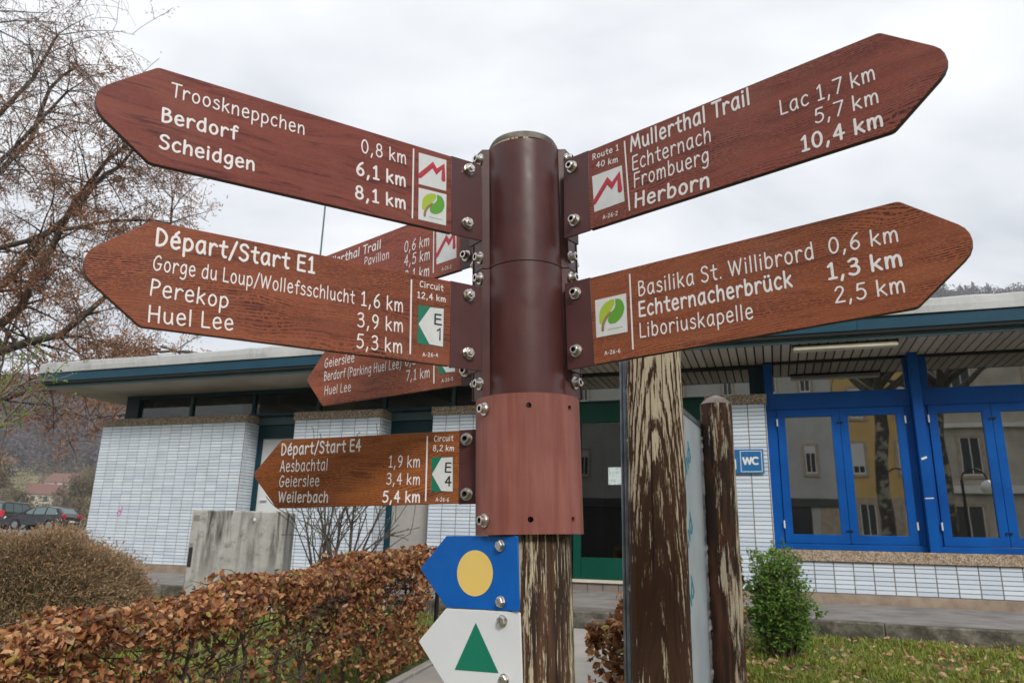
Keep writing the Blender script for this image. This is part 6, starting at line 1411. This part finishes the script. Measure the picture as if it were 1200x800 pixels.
# ================================================================== STREET BEHIND THE CAMERA (seen mirrored in the panes)
OF = 28.0; KK = (OF+9.2)/29.2
def facade(name, s0, s1, H, wall, lab, wins, band=None, roof='slateroof'):
    g = -.16; R = empty(name, W((s0+s1)/2, OF, g), BYAW, label=lab, cat='house'); w = (s1-s0)/2; cs = (s0+s1)/2
    MB().box(-w, w, -9, 0, 0, H).build('wall', M[wall], R)
    MB().add([(-w, .5, H), (w, .5, H), (w, -9.4, H), (-w, -9.4, H), (-w, -4.4, H+3.4), (w, -4.4, H+3.4)], [(0, 4, 5, 1), (2, 5, 4, 3), (1, 5, 2), (3, 4, 0), (0, 1, 2, 3)]).build('roof', M[roof], R)
    for (s, z, ww, hh, shut) in wins:
        x = s-cs; z = z-g; f = MB()
        t = .13; f.box(x-ww/2-t, x+ww/2+t, .002, .06, z-hh/2-t, z-hh/2); f.box(x-ww/2-t, x+ww/2+t, .002, .05, z+hh/2, z+hh/2+t); f.box(x-ww/2-t, x-ww/2, .002, .05, z-hh/2, z+hh/2); f.box(x+ww/2, x+ww/2+t, .002, .05, z-hh/2, z+hh/2)
        F_ = f.build('window', M['stone_trim'], R)
        MB().box(x-ww/2, x+ww/2, .001, .012, z-hh/2, z+hh/2).build('pane', M['darkpane'], F_)
        q = MB(); q.box(x-ww/2, x-ww/2+.04, .012, .03, z-hh/2, z+hh/2); q.box(x+ww/2-.04, x+ww/2, .012, .03, z-hh/2, z+hh/2); q.box(x-.018, x+.018, .012, .03, z-hh/2, z+hh/2); q.box(x-ww/2, x+ww/2, .013, .029, z-hh/2, z-hh/2+.07); q.build('window_frame', M['white'], F_)
        if shut: MB().box(x-ww/2, x+ww/2, .031, .045, z+hh/2-hh*shut, z+hh/2).build('roller_shutter', M['shutter'], F_)
    if band:
        for b in band:
            MB().box(b[0]-cs, b[1]-cs, .005, b[4], b[2]-g, b[3]-g).build(b[6], M[b[5]], R)
    return R
def zt(z): return 1.4+(z-1.4)*KK
facade('town_house', -14.0, 2.3*KK, 11.5, 'render_grey', 'grey rendered town house over a dark shop front, across the street behind the camera',
       [(1.43*KK+i, zt(4.55), .36*KK, 1.0*KK, .25) for i in (0, -1.55, -3.6, -6.0, -8.5, -11)]+[(1.43*KK+i, zt(7.6), .36*KK, 1.0*KK, .2) for i in (0, -1.55, -3.6, -6, -8.5, -11)],
       [(-13.5, 2.25*KK, zt(2.86), zt(3.16), .10, 'shopband', 'shop_fascia'), (-13.5, 1.3*KK, .0, zt(2.85), .02, 'darkpane', 'shop_window'), (1.6*KK, 2.2*KK, 0, zt(2.85), .03, 'stone_trim', 'pier')])
facade('town_house', 2.3*KK+.01, 5.35*KK, 12.5, 'render_yellow', 'ochre yellow town house with roller shutters, across the street behind the camera',
       [(3.03*KK, zt(4.57), .42*KK, 1.08*KK, .75), (4.55*KK, zt(4.57), .42*KK, 1.08*KK, .9), (3.12*KK, zt(6.6), .42*KK, 1.1*KK, .6), (4.6*KK, zt(6.6), .42*KK, 1.1*KK, .3), (3.18*KK, zt(2.4), .5*KK, 1.1*KK, .0), (4.6*KK, zt(2.4), .5*KK, 1.1*KK, 0)],
       [(2.32*KK, 5.33*KK, -.1, zt(3.2), .0019, 'stone_trim', 'stone_base')])
facade('town_house', 5.35*KK+.01, 24, 13, 'render_stone', 'pale stone town house with cornice bands, across the street behind the camera',
       [(6.6*KK+i*2.9, zt(4.6), .62*KK, 1.3*KK, .25 if i % 2 else .0) for i in range(6)]+[(6.6*KK+i*2.9, zt(7.3), .62*KK, 1.3*KK, .0) for i in range(6)]+[(6.3*KK+i*2.9, zt(2.2), .9*KK, 1.4*KK, 0) for i in range(6)],
       [(5.36*KK, 24, zt(3.35), zt(3.6), .25, 'render_white', 'cornice'), (5.36*KK, 24, zt(5.6), zt(5.75), .2, 'render_white', 'cornice')])
facade('town_house', -30, -14.01, 9.5, 'render_white', 'white town house at the far end of the street behind', [(-16-i*3.0, z, .9, 1.4, .2) for i in range(5) for z in (2.2, 5.2, 8.0)])
def street_tree(s, o, r, lab, seed):
    p = W(s, o); g = gz(p.x, p.y); R = empty('plane_tree', (p.x, p.y, g), label=lab, cat='tree'); rs = np.random.default_rng(seed); P0 = np.array([p.x, p.y, g])
    pts = [P0+np.array([0, 0, -.2])]+[P0+np.array([rs.normal()*.035+.02*k, rs.normal()*.035, .7*k]) for k in range(1, 9)]; rr = [r*1.25]+[r*(1.04-.03*k)*(1+rs.normal()*.05) for k in range(1, 9)]
    link('trunk', tubes_mesh('trunk', [(pts, rr)], M['planebark'], 14, R.location), R); lines = []; tips = []
    for k in range(9): a = k*.7+rs.normal()*.2; grow(lines, tips, pts[-1]+np.array([0, 0, -.3*(k % 3)]), np.array([math.cos(a), math.sin(a), .9]), 2.6, .11, 2, rs, -.02, .5, (3, 4), 5, .01, .2)
    link('limbs', tubes_mesh('limbs', lines, M['bark'], 5, R.location), R)
street_tree(2.54, 10.6, .165, 'plane tree with flaking bark behind the camera, mirrored in the left blue window', 3)
street_tree(3.98, 11.4, .15, 'second plane tree behind the camera, mirrored in the right blue window', 9)
def street_lamp(s, o, lab):
    p = W(s, o); g = gz(p.x, p.y); R = empty('street_lamp', (p.x, p.y, g), BYAW, label=lab, cat='street lamp', group='lamps behind the camera'); hz = 3.35
    MB().tube((0, 0, -.1), (0, 0, hz), .05, .035, n=10).build('pole', M['iron'], R); a = [(.0+.28*(1-math.cos(rad(t))), 0, hz+.28*math.sin(rad(t))) for t in range(0, 181, 15)]
    link('hook_arm', tubes_mesh('arm', [(a, [.02]*len(a))], M['iron'], 6), R); mb = MB(); mb.lathe([(.001, hz-.36), (.10, hz-.34), (.16, hz-.24), (.17, hz-.16), (.13, hz-.07), (.05, hz-.02), (.02, hz)], 18, center=(.56, 0)); mb.build('globe', M['sticker'], R)
street_lamp(2.86, 12.3, 'hooked globe lamp by the first plane tree'); street_lamp(4.65, 12.5, 'hooked globe lamp by the second plane tree')
p = W(7.4, 17.5); vehicle('parked_car', 'small green car in the street behind the camera, mirrored in the right blue window', (p.x, p.y, gz(p.x, p.y)+.02), BYAW+rad(90), M['car_green'], 'green')

# ================================================================== HAZE
def haze():
    m = bpy.data.materials.new('haze_air'); m.use_nodes = True; nt = m.node_tree; nt.nodes.clear(); o = nt.nodes.new('ShaderNodeOutputMaterial'); v = nt.nodes.new('ShaderNodeVolumePrincipled')
    v.inputs['Color'].default_value = (.90, .93, 1.0, 1); v.inputs['Density'].default_value = .0006; v.inputs['Anisotropy'].default_value = .2; nt.links.new(v.outputs[0], o.inputs['Volume'])
    ob = MB().box(-980, 980, -980, 980, -2.2, 215).build('haze', m); ob['kind'] = 'stuff'
haze()
